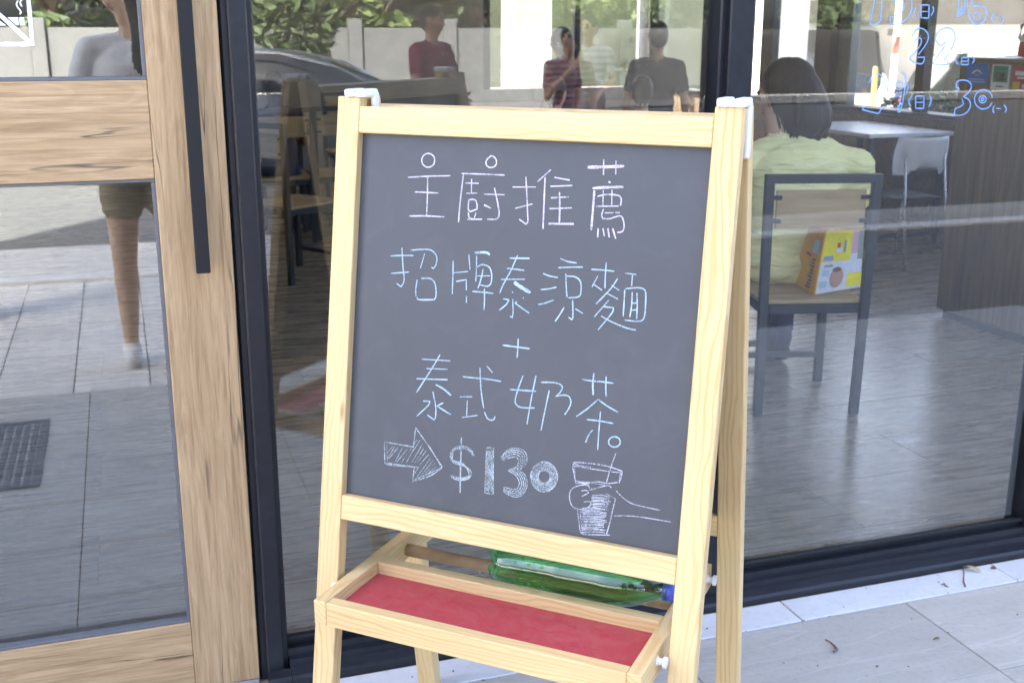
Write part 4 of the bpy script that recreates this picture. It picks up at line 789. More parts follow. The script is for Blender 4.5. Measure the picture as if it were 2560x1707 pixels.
bmesh.ops.recalc_face_normals(bm,faces=bm.faces); link('bag_body',fin(bm),ybag,bag)
nf=(B2-B1).cross(T1-B1).normalized(); nf=nf if nf.dot(CAM-B1)>0 else -nf
def fq(a,b2,c,d,mat,name='print',o=.002): 
    pt=lambda s,t:(B1.lerp(B2,s)).lerp(T1.lerp(T2,s),t)+nf*o
    return quad(name,[pt(a,c),pt(b2,c),pt(b2,d),pt(a,d)],mat,bag)
fq(.02,.98,.01,.50,wbag,'front_panel'); fq(.02,.70,.50,.99,ylow,'front_panel'); fq(.70,.86,.60,.99,pinkb,'front_panel'); fq(.86,.99,.50,.99,grn,'front_panel'); fq(.70,.86,.50,.60,wbag,'front_panel')
fq(.66,.99,.05,.28,ylow,o=.003); fq(.05,.28,.52,.60,blub,o=.004); fq(.05,.22,.10,.20,tealb,o=.004); fq(.08,.24,.28,.38,tealb,o=.004); fq(.10,.30,.42,.46,grn,o=.004); fq(.34,.42,.72,.80,redb,o=.004); fq(.34,.46,.64,.72,wbag,o=.004); fq(.50,.56,.64,.84,grn,o=.004)
pt=lambda s,t:(B1.lerp(B2,s)).lerp(T1.lerp(T2,s),t)+nf*.005
quad('print',[pt(.42+.15*math.cos(a),.24+.17*math.sin(a)) for a in[2*math.pi*i/16 for i in range(16)]],skinb,bag)
quad('print',[pt(.40+.10*math.cos(a),.37+.04*math.sin(a))+nf*.001 for a in[2*math.pi*i/12 for i in range(12)]],brn,bag)
ns=(B1-B0).cross(T0-B0).normalized(); ns=ns if ns.dot(CAM-B0)>0 else -ns
sp=lambda s,t:(B0.lerp(B1,s)).lerp(T0.lerp(T1,s),t)+ns*.003
for i in range(9): quad('print',[sp(.62,.06+i*.055),sp(.80,.06+i*.055),sp(.82-.05*(i%2),.095+i*.055),sp(.60+.05*(i%3),.095+i*.055)],brn,bag)
quad('print',[sp(.55,.62),sp(.85,.62),sp(.88,.84),sp(.6,.82)],tealb,bag); quad('print',[sp(.30,.56),sp(.55,.54),sp(.55,.57),sp(.3,.6)],redb,bag)
for a,b2 in((T1.lerp(T2,.12),T1.lerp(T2,.30)),(T0.lerp(T3,.55),T0.lerp(T3,.8))):
    bm=bmesh.new(); pts=[a,a+UP*.05,(a+b2)/2+UP*.062,b2+UP*.05,b2]; prev=None
    for p in pts:
        r=(bm.verts.new(p+(B2-B1).normalized()*.012),bm.verts.new(p-(B2-B1).normalized()*.012)); 
        if prev: bm.faces.new((prev[0],prev[1],r[1],r[0]))
        prev=r
    link('handle',fin(bm),ybag,bag)
# ------------------------------------------------------------------ inside: tables and small things
white_top=simple('white_table',(.66,.67,.70),.3,.04); wood_top=wood('table_wood',(.44,.31,.16),(.38,.26,.13),(.30,.19,.09),gs=(2,18,18),ring=9,rough=.35)
def table(x0,x1,y0,y1,z,label,top,M=None):
    e=empty('dining_table',((x0+x1)/2,(y0+y1)/2,0),0,label,'table')
    box('table_top',(x0,y0,z-.03),(x1,y1,z),top,e,.004)
    for x in(x0+.06,x1-.06):
        for y in(y0+.06,y1-.06): box('leg',(x-.02,y-.02,0),(x+.02,y+.02,z-.031),metal_d,e,.003)
    for y in(y0+.06,y1-.06): box('foot_bar',(x0+.08,y-.015,.06),(x1-.08,y+.015,.09),metal_d,e,.003)
    return e
table(2.30,3.02,2.10,2.75,.76,'pale table in front of the woman in yellow',white_top)
table(5.16,5.92,4.48,5.62,.85,'white topped table under the side window',white_top)
table(1.35,2.35,6.95,7.65,.76,'wood topped table at the back behind the easel',wood_top)
table(2.75,3.75,5.35,6.1,.76,'wood table at the back beside the seated guests',wood_top)
gl=empty('drinking_glass',(2.52,2.3,.76),0,'small clear tumbler on the pale table beside the woman','glass')
k=NT('tumbler_glass'); k.base((.9,.93,.93)); k.set(Roughness=.03,Transmission_Weight=1.0,IOR=1.3)
lathe('tumbler',[(0,0),(.028,0),(.034,.10),(.031,.10),(.026,.006),(0,.006)],k.m,gl,Matrix.Translation((2.52,2.3,.7605)),20); lathe('drink',[(0,.007),(.0255,.007),(.029,.06),(0,.06)],simple('cola',(.05,.02,.01),.2),gl,Matrix.Translation((2.52,2.3,.7605)),20)
tbx=empty('tissue_box',(2.86,2.33,.76),0,'black box with white tissue on the pale table','box'); box('box_body',(2.74,2.25,.7605),(2.98,2.42,.84),handle_m,tbx,.004); box('box_lid',(2.736,2.246,.8403),(2.984,2.424,.853),white_pl,tbx,.003)
# white shell chair with thin metal legs
wc=empty('shell_chair',(5.15,3.95,0),0,'white plastic shell chair with thin metal legs near the side window','chair')
bm=bmesh.new(); rows=[]
for i in range(9):
    t=i/8; z=.63+.26*t; hw=.20+.02*math.sin(t*3.1); row=[]
    for j in range(13):
        s=-1+2*j/12; zz=z-(.08*math.sqrt(max(0,1-(s*1.25)**2)) if False else 0); lo=.10*max(0,1-(s/.62)**2) if i==0 else 0
        row.append((5.15+s*hw,3.80+.10*s*s-.04*t,zz+lo))
    rows.append([bm.verts.new(p) for p in row])
for a,b2 in zip(rows,rows[1:]):
    for j in range(12): bm.faces.new((a[j],a[j+1],b2[j+1],b2[j]))
bmesh.ops.solidify(bm,geom=bm.faces[:],thickness=.008); bmesh.ops.recalc_face_normals(bm,faces=bm.faces); link('shell_back',fin(bm,smooth=True),white_pl,wc)
box('shell_seat',(4.96,3.86,.455),(5.34,4.28,.475),handle_m,wc,.008)
for x,y,xt,yt,zt in((4.98,3.72,5.0,3.86,.88),(5.33,3.72,5.31,3.86,.88),(4.98,4.30,5.0,4.22,.46),(5.33,4.30,5.31,4.22,.46)): tube('leg',[(x,y,.0),(xt,yt,zt)],.010,simple('chrome',(.6,.6,.62),.25,metal=1),wc)
# guests and chairs further back
def guest(x,y,a,label,top,hair='short',h=1.7,face=(0,-1,0)):
    P,F=seated(h,face,hair); return person('person',label,P,F,mats(top,jeans,black_c),M_(x,y,a),.018,3,None)
def chair_for(x,y,a,label):   # chair facing as the guest does (guest faces local -Y)
    M=Matrix.Translation((x,y,0))@Matrix.Rotation(a+math.pi,4,'Z')@Matrix.Translation((0,-.26,0)); c=copy_tree(ch0,None,M); c['label']=label; return c
for x,y,a,lab,top,hr,clab in((1.15,6.35,math.pi,'guest with black hair and navy shirt seated at the back left',navy_c,'bob','dark metal chair under the guest in navy at the back left'),(2.78,4.75,math.pi*.75,'guest in white shirt seated just above the easel top',white_c,'short','dark metal chair under the guest in white'),(3.45,4.7,math.pi*.9,'guest in grey shirt seated nearest the middle mullion',cloth('grey_tee',(.3,.3,.32)),'short','dark metal chair under the guest in grey')):
    guest(x,y,a,lab,top,hr,1.62); chair_for(x,y,a,clab)
for px,Yv,h,a,lab,top,hr in((1404,7.0,1.60,.5,'woman with wavy hair in black top standing at the back of the shop',black_c,'bob'),(1643,5.6,1.64,-.5,'person in black shirt standing near the side windows inside',black_c,'short')):
    p=onY(px,150,Yv); P,F=standing(h,hair=hr,face=(.3,-1,-.1)); person('person',lab,P,F,mats(top,jeans,black_c,skin_d),M_(p.x,Yv,a+math.pi),.018,3)
for x,y,a,lab in((1.62,6.45,math.pi,'empty dark metal chair beside the navy guest'),(2.05,8.0,0,'empty dark metal chair behind the back table'),(1.05,4.9,2.2,'empty dark metal chair turned aside at the left'),(5.3,6.3,-.8,'empty dark metal chair against the side window')): chair_for(x,y,a,lab)
bp=empty('back_poster',(2.9,9.99,1.9),0,'small dark framed picture on the back wall','picture'); 
bpy.data.objects.remove(bp)
# ------------------------------------------------------------------ across the road: wall, trees
k=NT('wall_concrete'); v=k.coord('Object'); k.base(k.mix(.6,k.ramp(k.noise(14,6,.7,v),[(.3,(.15,.15,.146)),(.7,(.20,.20,.194))]),k.ramp(k.noise(.9,5,.6,v),[(.3,(.8,.8,.8)),(.7,(1.08,1.08,1.07))]),'MULTIPLY')); k.set(Roughness=.9); wall_m=k.m
wl=empty('concrete_wall',(8,-23,0),0,'long grey concrete boundary wall with posts across the road','wall')
for i in range(-8,2):
    x=9.36+i*2.15; box('wall_panel',(x+.15,-23.06,0),(x+2.0,-22.94,1.64),wall_m,wl,.01); box('wall_post',(x-.145,-23.12,0),(x+.145,-22.86,1.83),wall_m,wl,.015)
hf=empty('shade_dark_wall',(22,-23,0),0,'added dark boards standing for the shaded right stretch of the concrete wall','fence')
fm=simple('shade_dark_tone',(.055,.05,.045),.8,.2,6)  # added boards; the shade on this stretch of wall is put into their colour
box('shade_dark_post',(13.50,-23.1,0),(13.64,-22.9,1.72),fm,hf,.01)
for i in range(28): box('shade_dark_board',(13.66+i*.6,-23.04,.05),(14.25+i*.6,-22.98,1.62),fm,hf,.008)
leaf_m=[]
for nm,a,b2 in(('leaf_green',(.045,.068,.030),(.11,.145,.06)),('leaf_bright',(.07,.10,.03),(.16,.20,.07)),('leaf_dark',(.025,.038,.02),(.065,.08,.04))):
    k=NT(nm); g=k.n('ShaderNodeNewGeometry'); k.base(k.ramp(g.outputs['Random Per Island'],[(0,a),(1,b2)])); k.set(Roughness=.5,Specular_IOR_Level=.35); leaf_m.append(k.m)
bark=simple('bark',(.13,.10,.075),.9,.35,25,bump=.6)
def leaf_cloud(centers,n,size,rnd):
    vs=[];fs=[]
    for _ in range(n):
        c,r=centers[rnd.randrange(len(centers))]
        while 1:
            p=Vector((rnd.uniform(-1,1),rnd.uniform(-1,1),rnd.uniform(-1,1)))
            if p.length<1: break
        p=p.normalized()*(p.length**.45); pos=Vector(c)+Vector((p.x*r,p.y*r,p.z*r*.8))
        a=Vector((rnd.gauss(0,1),rnd.gauss(0,1),rnd.gauss(0,.6))).normalized(); b2=a.cross(Vector((rnd.gauss(0,1),rnd.gauss(0,1),rnd.gauss(0,1)))).normalized(); s=size*rnd.uniform(.6,1.3)
        i=len(vs); vs+=[pos-a*s,pos+b2*s*.42,pos+a*s,pos-b2*s*.42]; fs.append((i,i+1,i+2,i+3))
    me=bpy.data.meshes.new('leaves'); me.from_pydata([tuple(v) for v in vs],[],fs); return me
def tree(x,y,h,cr,label,mat,seed,n=3800,size=.13,trunk=.14,low=.35):
    rnd=random.Random(seed); e=empty('tree',(x,y,0),0,label,'tree','trees across the road')
    bm=bmesh.new(); top=Vector((x+rnd.uniform(-.2,.2),y,h*.62)); base=Vector((x,y,-.03))
    add_tube(bm,[base,base.lerp(top,.35)+Vector((.05,0,0)),base.lerp(top,.7)-Vector((.06,0,0)),top],[trunk,trunk*.8,trunk*.6,trunk*.35],10)
    cs=[]
    for i in range(13):
        an=i*2.4+rnd.uniform(-.4,.4); z=h*(low+(.95-low)*rnd.random()); rr=cr*(.25+.65*rnd.random())*(1-.35*abs((z/h-.62)/.5)); c=Vector((x+math.cos(an)*rr,y+math.sin(an)*rr,z)); cs.append((c,cr*rnd.uniform(.24,.40)))
        st=base.lerp(top,min(.98,max(.45,(z/h)*.85))); add_tube(bm,[st,st.lerp(c,.5)+Vector((0,0,.08)),c],[trunk*.35,trunk*.2,trunk*.08],6)
    bmesh.ops.recalc_face_normals(bm,faces=bm.faces); link('trunk',fin(bm,smooth=True),bark,e)
    link('crown',leaf_cloud(cs,n,size,rnd),mat,e)
tree(3.3,-16.5,4.8,2.3,'leafy street tree in front of the concrete wall',leaf_m[0],3,6500,.10,.12,.34)
for x,y,h,c,m,s,lb in((6.3,-26,6,2.4,1,11,'bright green tree rising behind the wall left of the first post'),(9.2,-27,7,2.8,0,12,'tall mid green tree behind the wall near the first post'),(12.2,-26.2,6.2,2.5,1,13,'bright green tree behind the wall near the second post'),(15.6,-27.5,7.5,3,2,14,'dark tree behind the wall right of the second post'),(19.5,-26.5,6.5,2.6,0,15,'mid green tree far along the wall'),(23.5,-28,7,3,2,16,'dark tree at the far end of the wall'),(2.6,-27,7,2.8,2,17,'dark tree behind the wall beyond the street tree'),(-1.2,-26.5,6.2,2.6,0,18,'mid green tree behind the wall opposite the door'),(-5,-27,7,2.8,2,19,'dark tree behind the wall at the left')): tree(x,y,h,c,lb,leaf_m[m],s,3600,.17,.22,.22)
# ------------------------------------------------------------------ vehicles
tyre_m=simple('tyre',(.025,.025,.025),.85,.2,40); rim_m=simple('alloy',(.45,.46,.48),.3,.1,20,metal=.9); glass_car=simple('car_glass',(.02,.024,.028),.06,.1,5,spec=.8); chrome_m=simple('chrome_trim',(.75,.76,.78),.15,.05,20,metal=1); red_l=simple('tail_light_red',(.50,.02,.02),.15,.05,10); head_l=simple('head_light',(.75,.78,.8),.1,.05,10); blk=simple('black_trim',(.02,.02,.022),.5)
def paint(name,c,metal=.0):
    k=NT(name); v=k.coord('Object'); k.base(k.ramp(k.noise(3,3,.5,v),[(.3,tuple(x*.94 for x in c)),(.7,c)])); k.set(Roughness=.25,Metallic=metal,Coat_Weight=1.0,Coat_Roughness=.05); return k.m
def car(name,label,M,stations,body_m,g0,g1,group='parked cars',cat='car',rwheel=.33,wx=None,glass=True,trim=False):
    """stations: (x, z_sill, z_belt, z_roof, half width low, half width belt, half width roof); nose at +x. g0..g1: station range of the side glass"""
    e=empty(name,M.translation,0,label,cat,group); e.matrix_basis=M; PM[e]=M
    def ring(s):
        x,zs,zb,zr,wl,wb,wr=s; zm=(zs+zb)/2
        return [(x,wl*.93,zs),(x,wl,zs+.06),(x,wl*1.015,zm),(x,wb,zb),(x,(wb*.55+wr*.45),(zb*.5+zr*.5)),(x,wr,zr-.035),(x,wr*.86,zr),(x,0,zr+.012)]
    bmB=bmesh.new();bmG=bmesh.new()
    R=[ring(s) for s in stations]; n=len(R)
    for sgn in(1,-1):
        vb=[[bmB.verts.new((p[0],p[1]*sgn,p[2])) for p in r] for r in R]
        for i in range(n-1):
            for j in range(7):
                q=(vb[i][j],vb[i][j+1],vb[i+1][j+1],vb[i+1][j])
                isg=j in(3,4) and g0<=i<g1 and glass
                slope=abs(R[i][7][2]-R[i+1][7][2])/max(.01,abs(R[i][0][0]-R[i+1][0][0]))
                isw=j in(5,6) and slope>.38 and (i<g0+2 or i>=g1-2) and glass and R[i][7][2]>R[i][3][2]+.02-.5 and max(R[i][7][2],R[i+1][7][2])>max(R[i][3][2],R[i+1][3][2])+.1
                if isg or isw:
                    f=bmG.faces.new([bmG.verts.new((v.co.x,v.co.y*.995,v.co.z-.003)) for v in q])
                else: bmB.faces.new(q)
        for end in(vb[0],vb[-1]):
            pass
    for i in(0,n-1):
        pts=[(p[0],p[1],p[2]) for p in R[i]]+[(p[0],-p[1],p[2]) for p in R[i][-2::-1]]
        bmB.faces.new([bmB.verts.new(p) for p in pts])
    bmesh.ops.remove_doubles(bmB,verts=bmB.verts,dist=.001); bmesh.ops.remove_doubles(bmG,verts=bmG.verts,dist=.001)
    for b_ in(bmB,bmG): bmesh.ops.recalc_face_normals(b_,faces=b_.faces)
    def add(nm,bm,mat,sm=False):
        o=link(nm,fin(bm,smooth=sm),mat,e,M.copy()); return o
    ob=add('body',bmB,body_m,True); md=ob.modifiers.new('e','EDGE_SPLIT'); md.split_angle=R_(38)
    if len(bmG.faces): add('windows',bmG,glass_car,True)
    else: bmG.free()
    x0=stations[0][0];x1=stations[-1][0]; wmax=max(s[4] for s in stations)
    for wxp in(wx or (x0+.85,x1-.85)):
        for sgn in(1,-1):
            w=Matrix.Translation((wxp,sgn*(wmax-.10),rwheel))@Matrix.Rotation(-sgn*math.pi/2,4,'X')
            bm=bmesh.new(); add_lathe(bm,[(rwheel*.62,-.10),(rwheel*.95,-.10),(rwheel,-.06),(rwheel,.06),(rwheel*.95,.11),(rwheel*.64,.115),(rwheel*.62,.10)],28,w); bmesh.ops.recalc_face_normals(bm,faces=bm.faces); wo_=add('wheel',bm,tyre_m,True)
            bm=bmesh.new(); add_lathe(bm,[(0,.085),(.05,.09),(.06,.075),(rwheel*.55,.085),(rwheel*.63,.108),(rwheel*.63,-.05),(0,-.05)],20,w); bmesh.ops.recalc_face_normals(bm,faces=bm.faces); o=link('rim',fin(bm,smooth=True),rim_m,wo_,M.copy())
            bm=bmesh.new(); add_lathe(bm,[(0,-.02),(rwheel*1.14,-.02),(rwheel*1.14,.117),(rwheel*1.02,.119),(0,.03)],28,w); bm.free()
    return e,add
def bx(add,nm,lo,hi,mat,bev=.01):
    bm=bmesh.new(); add_box(bm,lo,hi,bev,seg=2); return add(nm,bm,mat)
sed=[(-2.35,.42,.80,.84,.66,.66,.60),(-2.27,.30,.92,.96,.78,.76,.66),(-1.75,.24,.97,1.03,.87,.85,.64),(-1.15,.22,.97,1.27,.89,.87,.60),(-.60,.22,.95,1.40,.90,.88,.58),(.05,.22,.94,1.42,.90,.88,.58),(.55,.22,.93,1.36,.90,.88,.58),(1.10,.22,.92,1.08,.89,.87,.62),(1.35,.22,.90,.96,.89,.86,.66),(1.95,.24,.82,.86,.86,.82,.66),(2.25,.30,.70,.74,.76,.72,.58),(2.35,.40,.62,.65,.62,.60,.5)]
def lights(add,sts,h=.80):
    for sgn in(1,-1):
        bx(add,'tail_light',(sts[1][0]-.035,sgn*.40-.20*(sgn<0)-.0,h),(sts[1][0]+.26,sgn*.40+.36*(1 if sgn>0 else 0)-(.16 if sgn<0 else 0)+.0,h+.09),red_l) if 0 else None
        y0,y1=sorted((sgn*.44,sgn*.785)); bx(add,'tail_light',(sts[1][0]-.05,y0,h),(sts[1][0]+.12,y1,h+.10),red_l,.02); y0,y1=sorted((sgn*.42,sgn*.74)); bx(add,'head_light',(sts[-2][0]-.16,y0,.58),(sts[-2][0]+.03,y1,.68),head_l,.02)
        y0,y1=sorted((sgn*.86,sgn*1.0)); bx(add,'mirror',(.72,y0,.92),(.86,y1,1.05),blk,.03)
        for px in(-.25,.75): y0,y1=sorted((sgn*.895,sgn*.912)); bx(add,'door_handle',(px-.9+.25,y0,.84),(px-.72+.25,y1,.865),chrome_m,.005)
    bx(add,'bumper',(sts[0][0]-.03,-.62,.34),(sts[0][0]+.10,.62,.46),blk,.03); bx(add,'number_plate',(sts[0][0]-.045,-.2,.60),(sts[0][0]+.0,.2,.72),white_pl,.004)
silver=paint('silver_blue_paint',(.20,.23,.30),.4)
# dark sedan: nose to the left of the photo's reflection (-X), tail at +X
MS=Matrix.Translation((1.25,-10.9,-.03))@Matrix.Rotation(math.pi+R_(16),4,'Z')
e,add=car('parked_sedan','dark silver sedan with chrome window line parked before the wall',MS,sed,silver,2,8)
lights(add,sed)
for sgn in(1,-1):
    bm=bmesh.new(); add_tube(bm,[(-1.72,sgn*.862,.99),(-1.25,sgn*.883,.97),(1.0,sgn*.88,.93)],.012,6); add('chrome_strip',bm,chrome_m)
    bm=bmesh.new(); add_tube(bm,[(-1.72,sgn*.80,1.0),(-1.25,sgn*.735,1.24),(-.65,sgn*.665,1.375),(.1,sgn*.66,1.395),(.6,sgn*.67,1.32)],.014,6); add('chrome_strip',bm,chrome_m)
MS2=Matrix.Translation((-3.4,-13.2,-.03)); e,add=car('parked_sedan','black sedan parked further left before the wall',MS2,sed,paint('black_paint',(.015,.015,.018)),2,8); lights(add,sed)
suv=[(-2.30,.50,.95,1.0,.72,.72,.60),(-2.24,.36,1.0,1.30,.82,.80,.60),(-2.05,.30,1.02,1.58,.88,.86,.62),(-1.40,.28,1.02,1.66,.91,.89,.66),(-.5,.27,1.0,1.68,.92,.90,.66),(.30,.27,.99,1.64,.92,.90,.66),(.75,.27,.98,1.45,.91,.89,.66),(1.25,.28,.97,1.04,.90,.87,.68),(1.85,.30,.92,.96,.88,.84,.70),(2.2,.36,.82,.86,.80,.76,.6),(2.3,.46,.72,.76,.66,.64,.5)]
c4=lambda x,y:(1800+x/3.0947,y/3.0947)
MV=Matrix.Translation((9.6,7.6,-.31))@Matrix.Rotation(R_(-108),4,'Z')
e,add=car('parked_suv','silver estate car with red tail light seen through the side windows',MV,suv,paint('silver_paint',(.34,.34,.36),.5),1,7,rwheel=.35); lights(add,suv,.98)
van=[(-2.4,.35,1.05,1.9,.82,.82,.72),(-2.3,.30,1.05,1.98,.86,.86,.76),(-1.0,.28,1.05,2.0,.88,.87,.78),(.6,.28,1.04,1.98,.88,.87,.78),(1.2,.28,1.02,1.85,.87,.86,.76),(1.9,.30,1.0,1.15,.86,.84,.74),(2.25,.36,.85,.95,.80,.76,.66),(2.35,.45,.7,.75,.7,.66,.55)]
p=onX(1735,200,13.0)
MW=Matrix.Translation((13.2,17.2,-.25))@Matrix.Rotation(R_(-115),4,'Z'); e,add=car('white_van','white delivery van in the yard beyond the corner window',MW,van,paint('white_paint',(.80,.80,.80)),2,5,rwheel=.33); lights(add,van,.9)
# ------------------------------------------------------------------ outside the side windows
hm=leaf_m[0]
def hedge(x0,x1,y0,y1,z0,z1,label,n,seed,size=.035):
    rnd=random.Random(seed); e=empty('hedge',((x0+x1)/2,(y0+y1)/2,0),0,label,'hedge')
    box('stems',(x0+.12,y0+.12,-.03),(x1-.12,y1-.12,z1-.14),leaf_m[2],e)
    cs=[]
    for _ in range(260): cs.append((Vector((rnd.uniform(x0+.1,x1-.1),rnd.uniform(y0+.1,y1-.1),rnd.choice((rnd.uniform(z0+.1,z1),z1-.05,z1-.1)))),.14))
    link('foliage',leaf_cloud(cs,n,size,rnd),hm,e)
hedge(1.5,9.5,13.2,14.2,0,2.7,'tall green hedge growing beyond the back window',9000,6,.09)
hedge(6.45,7.0,3.9,6.25,0,1.02,'low clipped hedge outside the side window',6500,5)
bl=empty('grey_building',(14,17,0),0,'long grey building with small vents across the yard','building'); 
Mb=Matrix.Translation((14.2,15.6,0))@Matrix.Rotation(R_(-37),4,'Z')
def lb(nm,lo,hi,mat,bev=0,par=None):
    bm=bmesh.new(); add_box(bm,lo,hi,bev); return link(nm,fin(bm),mat,par or bl,Mb)
gb=simple('grey_render',(.40,.39,.36),.9,.08,4); gd=simple('dark_render',(.14,.135,.13),.9,.15,4)
lb('wall',(-9,0,.55),(7,6,1.70),gb); lb('base_wall',(-9,-.03,-.03),(7,6,.549),gd); lb('upper_wall',(-9,-.04,1.701),(7,6,2.15),gd); lb('roof_slab',(-9.4,-.9,2.151),(7.4,6.4,2.55),simple('white_fascia',(.75,.75,.74),.6,.05,4))
for i in range(22): lb('vent',(-8.6+i*.38,-.012,1.50),(-8.46+i*.38,.02,1.62),gd)
lb('brown_wing',(2.0,-.35,-.03),(6.9,-.05,2.15),simple('brown_render',(.10,.085,.075),.9,.15,4))
pl=empty('white_pillar',(7.9,10.1,0),0,'square white pillar outside the first side window','pillar'); box('shaft',(7.62,9.95,.06),(8.12,10.55,6),simple('pillar_white',(.72,.72,.71),.7,.04,6),pl,.01); box('base',(7.55,9.88,-.03),(8.19,10.62,.06),gb,pl,.01)
pl=empty('white_pillar',(4.9,11.2,0),0,'square white pillar outside the back window','pillar'); box('shaft',(4.72,11.2,.06),(5.22,11.7,6),MATS.get('pw') or simple('pillar_white_b',(.72,.72,.71),.7,.04,6),pl,.01); box('base',(4.66,11.14,-.03),(5.28,11.76,.06),gb,pl,.01)
po=empty('striped_pole',(11.9,11.5,0),0,'white pole with a red band beyond the hedge','pole'); q_=onX(*c4(1365,300),11.9)
tube('shaft',[(q_.x,q_.y,-.03),(q_.x,q_.y,3.2)],.048,simple('pole_white',(.7,.7,.72),.5),po,14); tube('red_band',[(q_.x,q_.y,1.22),(q_.x,q_.y,1.50)],.051,simple('pole_red',(.20,.07,.05),.5),po,14)
q_=onX(*c4(1200,600),12.6); bo=empty('yellow_bollard',(q_.x,q_.y,0),0,'yellow bollard standing before the grey building','bollard'); lathe('post',[(0,-.03),(.045,-.03),(.045,.94),(.03,.98),(0,.99)],simple('bollard_yellow',(.34,.24,.07),.5),bo,Matrix.Translation((q_.x,q_.y,0)),16); lathe('base',[(0,-.03),(.14,-.03),(.14,.02),(0,.02)],gd,bo,Matrix.Translation((q_.x,q_.y,0)),16)
for x,y,h,s_,lb_ in((5.5,17,6,31,'tree standing beyond the back window'),(2.0,16,6.5,32,'tree beyond the back wall'),(20,24,8,33,'tree behind the grey building')): tree(x,y,h,2.6,lb_,leaf_m[s_%3],s_,3200,.16,.2,.18)
# ------------------------------------------------------------------ people in front of the shop
polo=stripes('striped_polo',(.46,.44,.45),(.62,.61,.62),16,2,.45); plaid=stripes('red_plaid',(.24,.05,.08),(.16,.03,.06),14,2,.5,(.6,.5,.55))
P,F=standing(1.86,shorts=True,elL=(.26,.03,1.14),wrL=(.10,-.20,1.22),elR=(-.26,.03,1.14),wrR=(-.10,-.20,1.2),hair='long',legs=((.11,.10),(-.10,-.06)),face=(1,-.1,-.1))
person('person','woman in white tee and khaki shorts mirrored in the glass door',P,F,mats(white_c,khaki,cloth('pale_sneaker',(.72,.71,.68)),simple('skin_light',(.60,.40,.28),.5,.05,30)),M_(.09,-2.99,math.pi),.015,3)
P,F=standing(1.82,elL=(.30,.0,1.12),wrL=(.30,-.12,.86),elR=(-.26,.04,1.12),wrR=(-.20,-.2,1.0),hair='short',face=(.3,-1,-.2))
person('person','man in white tee shirt mirrored at the left of the door',P,F,mats(white_c,navy_c,shoe_g,skin_d),M_(-.92,-4.3,math.pi),.016,3)
P,F=standing(1.78,elL=(.25,-.05,1.12),wrL=(.08,-.26,1.06),elR=(-.25,-.05,1.12),wrR=(-.08,-.26,1.0),hair='short',face=(-.5,-1,-.1),broad=1.08)
person('person','man in red plaid shirt mirrored beside the street tree',P,F,mats(plaid,navy_c,shoe_g,skin_d),M_(2.47,-6.7,math.pi*.8),.018,3)
P,F=standing(1.72,elL=(.27,.02,1.12),wrL=(.10,-.22,.98),elR=(-.25,0,1.1),wrR=(-.12,-.2,1.0),hair='short',face=(.8,-1,-.1),broad=1.12)
person('person','man in pale striped polo shirt standing on the far pavement',P,F,mats(polo,black_c,shoe_g),M_(4.40,-8.0,math.pi*1.1),.018,3)
P,F=standing(1.62,elL=(.24,-.06,1.14),wrL=(.10,-.20,1.36),elR=(-.25,0,1.1),wrR=(-.2,-.12,.9),hair='bob',face=(.9,-.6,.1))
person('person','woman in dusky red top with one hand raised beside the polo man',P,F,mats(stripes('dusky_top',(.30,.13,.13),(.40,.28,.29),22,2,.5),black_c,shoe_g),M_(3.45,-6.1,math.pi*.95),.018,3)
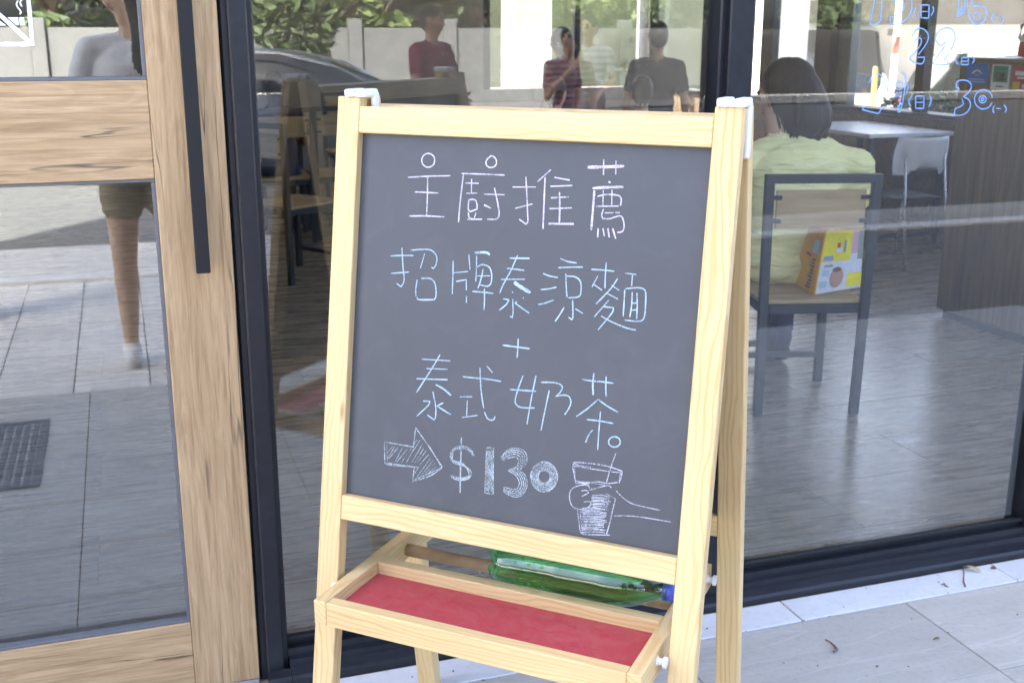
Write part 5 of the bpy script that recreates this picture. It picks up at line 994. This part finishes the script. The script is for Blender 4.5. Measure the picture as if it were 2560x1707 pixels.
# ------------------------------------------------------------------ litter on the porch
lm=simple('dry_leaf',(.42,.31,.17),.8,.25,60); st_m=simple('dry_stem',(.16,.11,.07),.8,.3,60)
k2=lambda ox,oy,f:(lambda x,y:onZ(ox+x/f,oy+y/f,.004))
ca=k2(2160,1237,5.8075); cb2=k2(1700,1000,2.2174)
def litter(name,label,pts,r,mat,cat='twig',lift=.004):
    P=[p+UP*(lift*(.5+.5*math.sin(i*2.1))) for i,p in enumerate(pts)]; o=tube(name,P,r,mat,None,6); c=P[len(P)//2]; o.data.transform(Matrix.Translation(-c)); o.matrix_basis=Matrix.Translation(c); tag(o,label,cat,'plant litter on the porch'); return o
litter('fallen_twig','curled dry stem lying on the beige porch tile',[cb2(806,1330),cb2(830,1345),cb2(858,1362),cb2(868,1382),cb2(852,1398)],[.0018,.002,.0028,.004,.003],st_m)
litter('fallen_twig','tiny twig on the white threshold tile left of the dry leaf',[ca(1120,1305),ca(1160,1300),ca(1190,1320),ca(1225,1338)],[.001,.0028,.0022,.001],st_m)
litter('fallen_twig','thin twig on the beige tile near the right edge',[cb2(1405,1327),cb2(1422,1322),cb2(1438,1318)],[.0015,.003,.0012],st_m)
litter('dry_bud','small dark bud on the white threshold tile joint',[ca(1845,1068),ca(1880,1060),ca(1915,1062)],[.003,.006,.003],st_m,'bud')
lf=empty('dry_leaf',ca(1500,1090),0,'dry tan leaf with long stalk against the dark sill','leaf','plant litter on the porch')
bm=bmesh.new(); a=ca(1425,1070);b2=ca(1700,1128); n_=9; L1=[];L2=[]
sv=(b2-a).cross(UP).normalized()
for i in range(n_):
    t=i/(n_-1); w=.011*math.sin(math.pi*t**.8); c=a.lerp(b2,t)+UP*(.006+.006*math.sin(t*3)); L1.append(bm.verts.new(c+sv*w+UP*.004*math.sin(t*5))); L2.append(bm.verts.new(c-sv*w))
for i in range(n_-1): bm.faces.new((L1[i],L1[i+1],L2[i+1],L2[i]))
link('blade',fin(bm,smooth=True),lm,lf); tube('stalk',[ca(1430,1075)+UP*.006,ca(1450,1160)+UP*.004,ca(1445,1250),ca(1470,1325)],[.0016,.0018,.0022,.003],st_m,lf,6)

# grit and dust gathered along the threshold
rnd=random.Random(9); bm=bmesh.new()
for i in range(80):
    if i<45: p=Vector((rnd.uniform(.3,2.7),-.2115+rnd.choice((rnd.gauss(0,.004),rnd.uniform(0,.115))),.004))
    else: p=Vector((rnd.uniform(1.2,2.7),rnd.uniform(-.75,-.22),.003))
    r=rnd.uniform(.0008,.0024); bmesh.ops.create_icosphere(bm,subdivisions=1,radius=r,matrix=Matrix.Translation(p)@Matrix.Rotation(rnd.uniform(0,3),4,'Z')@Matrix.Diagonal((rnd.uniform(1,2.4),1,.6,1)))
tag(link('grit',fin(bm),st_m),'dark grit scattered on the threshold and porch tiles','grit',kind='stuff')
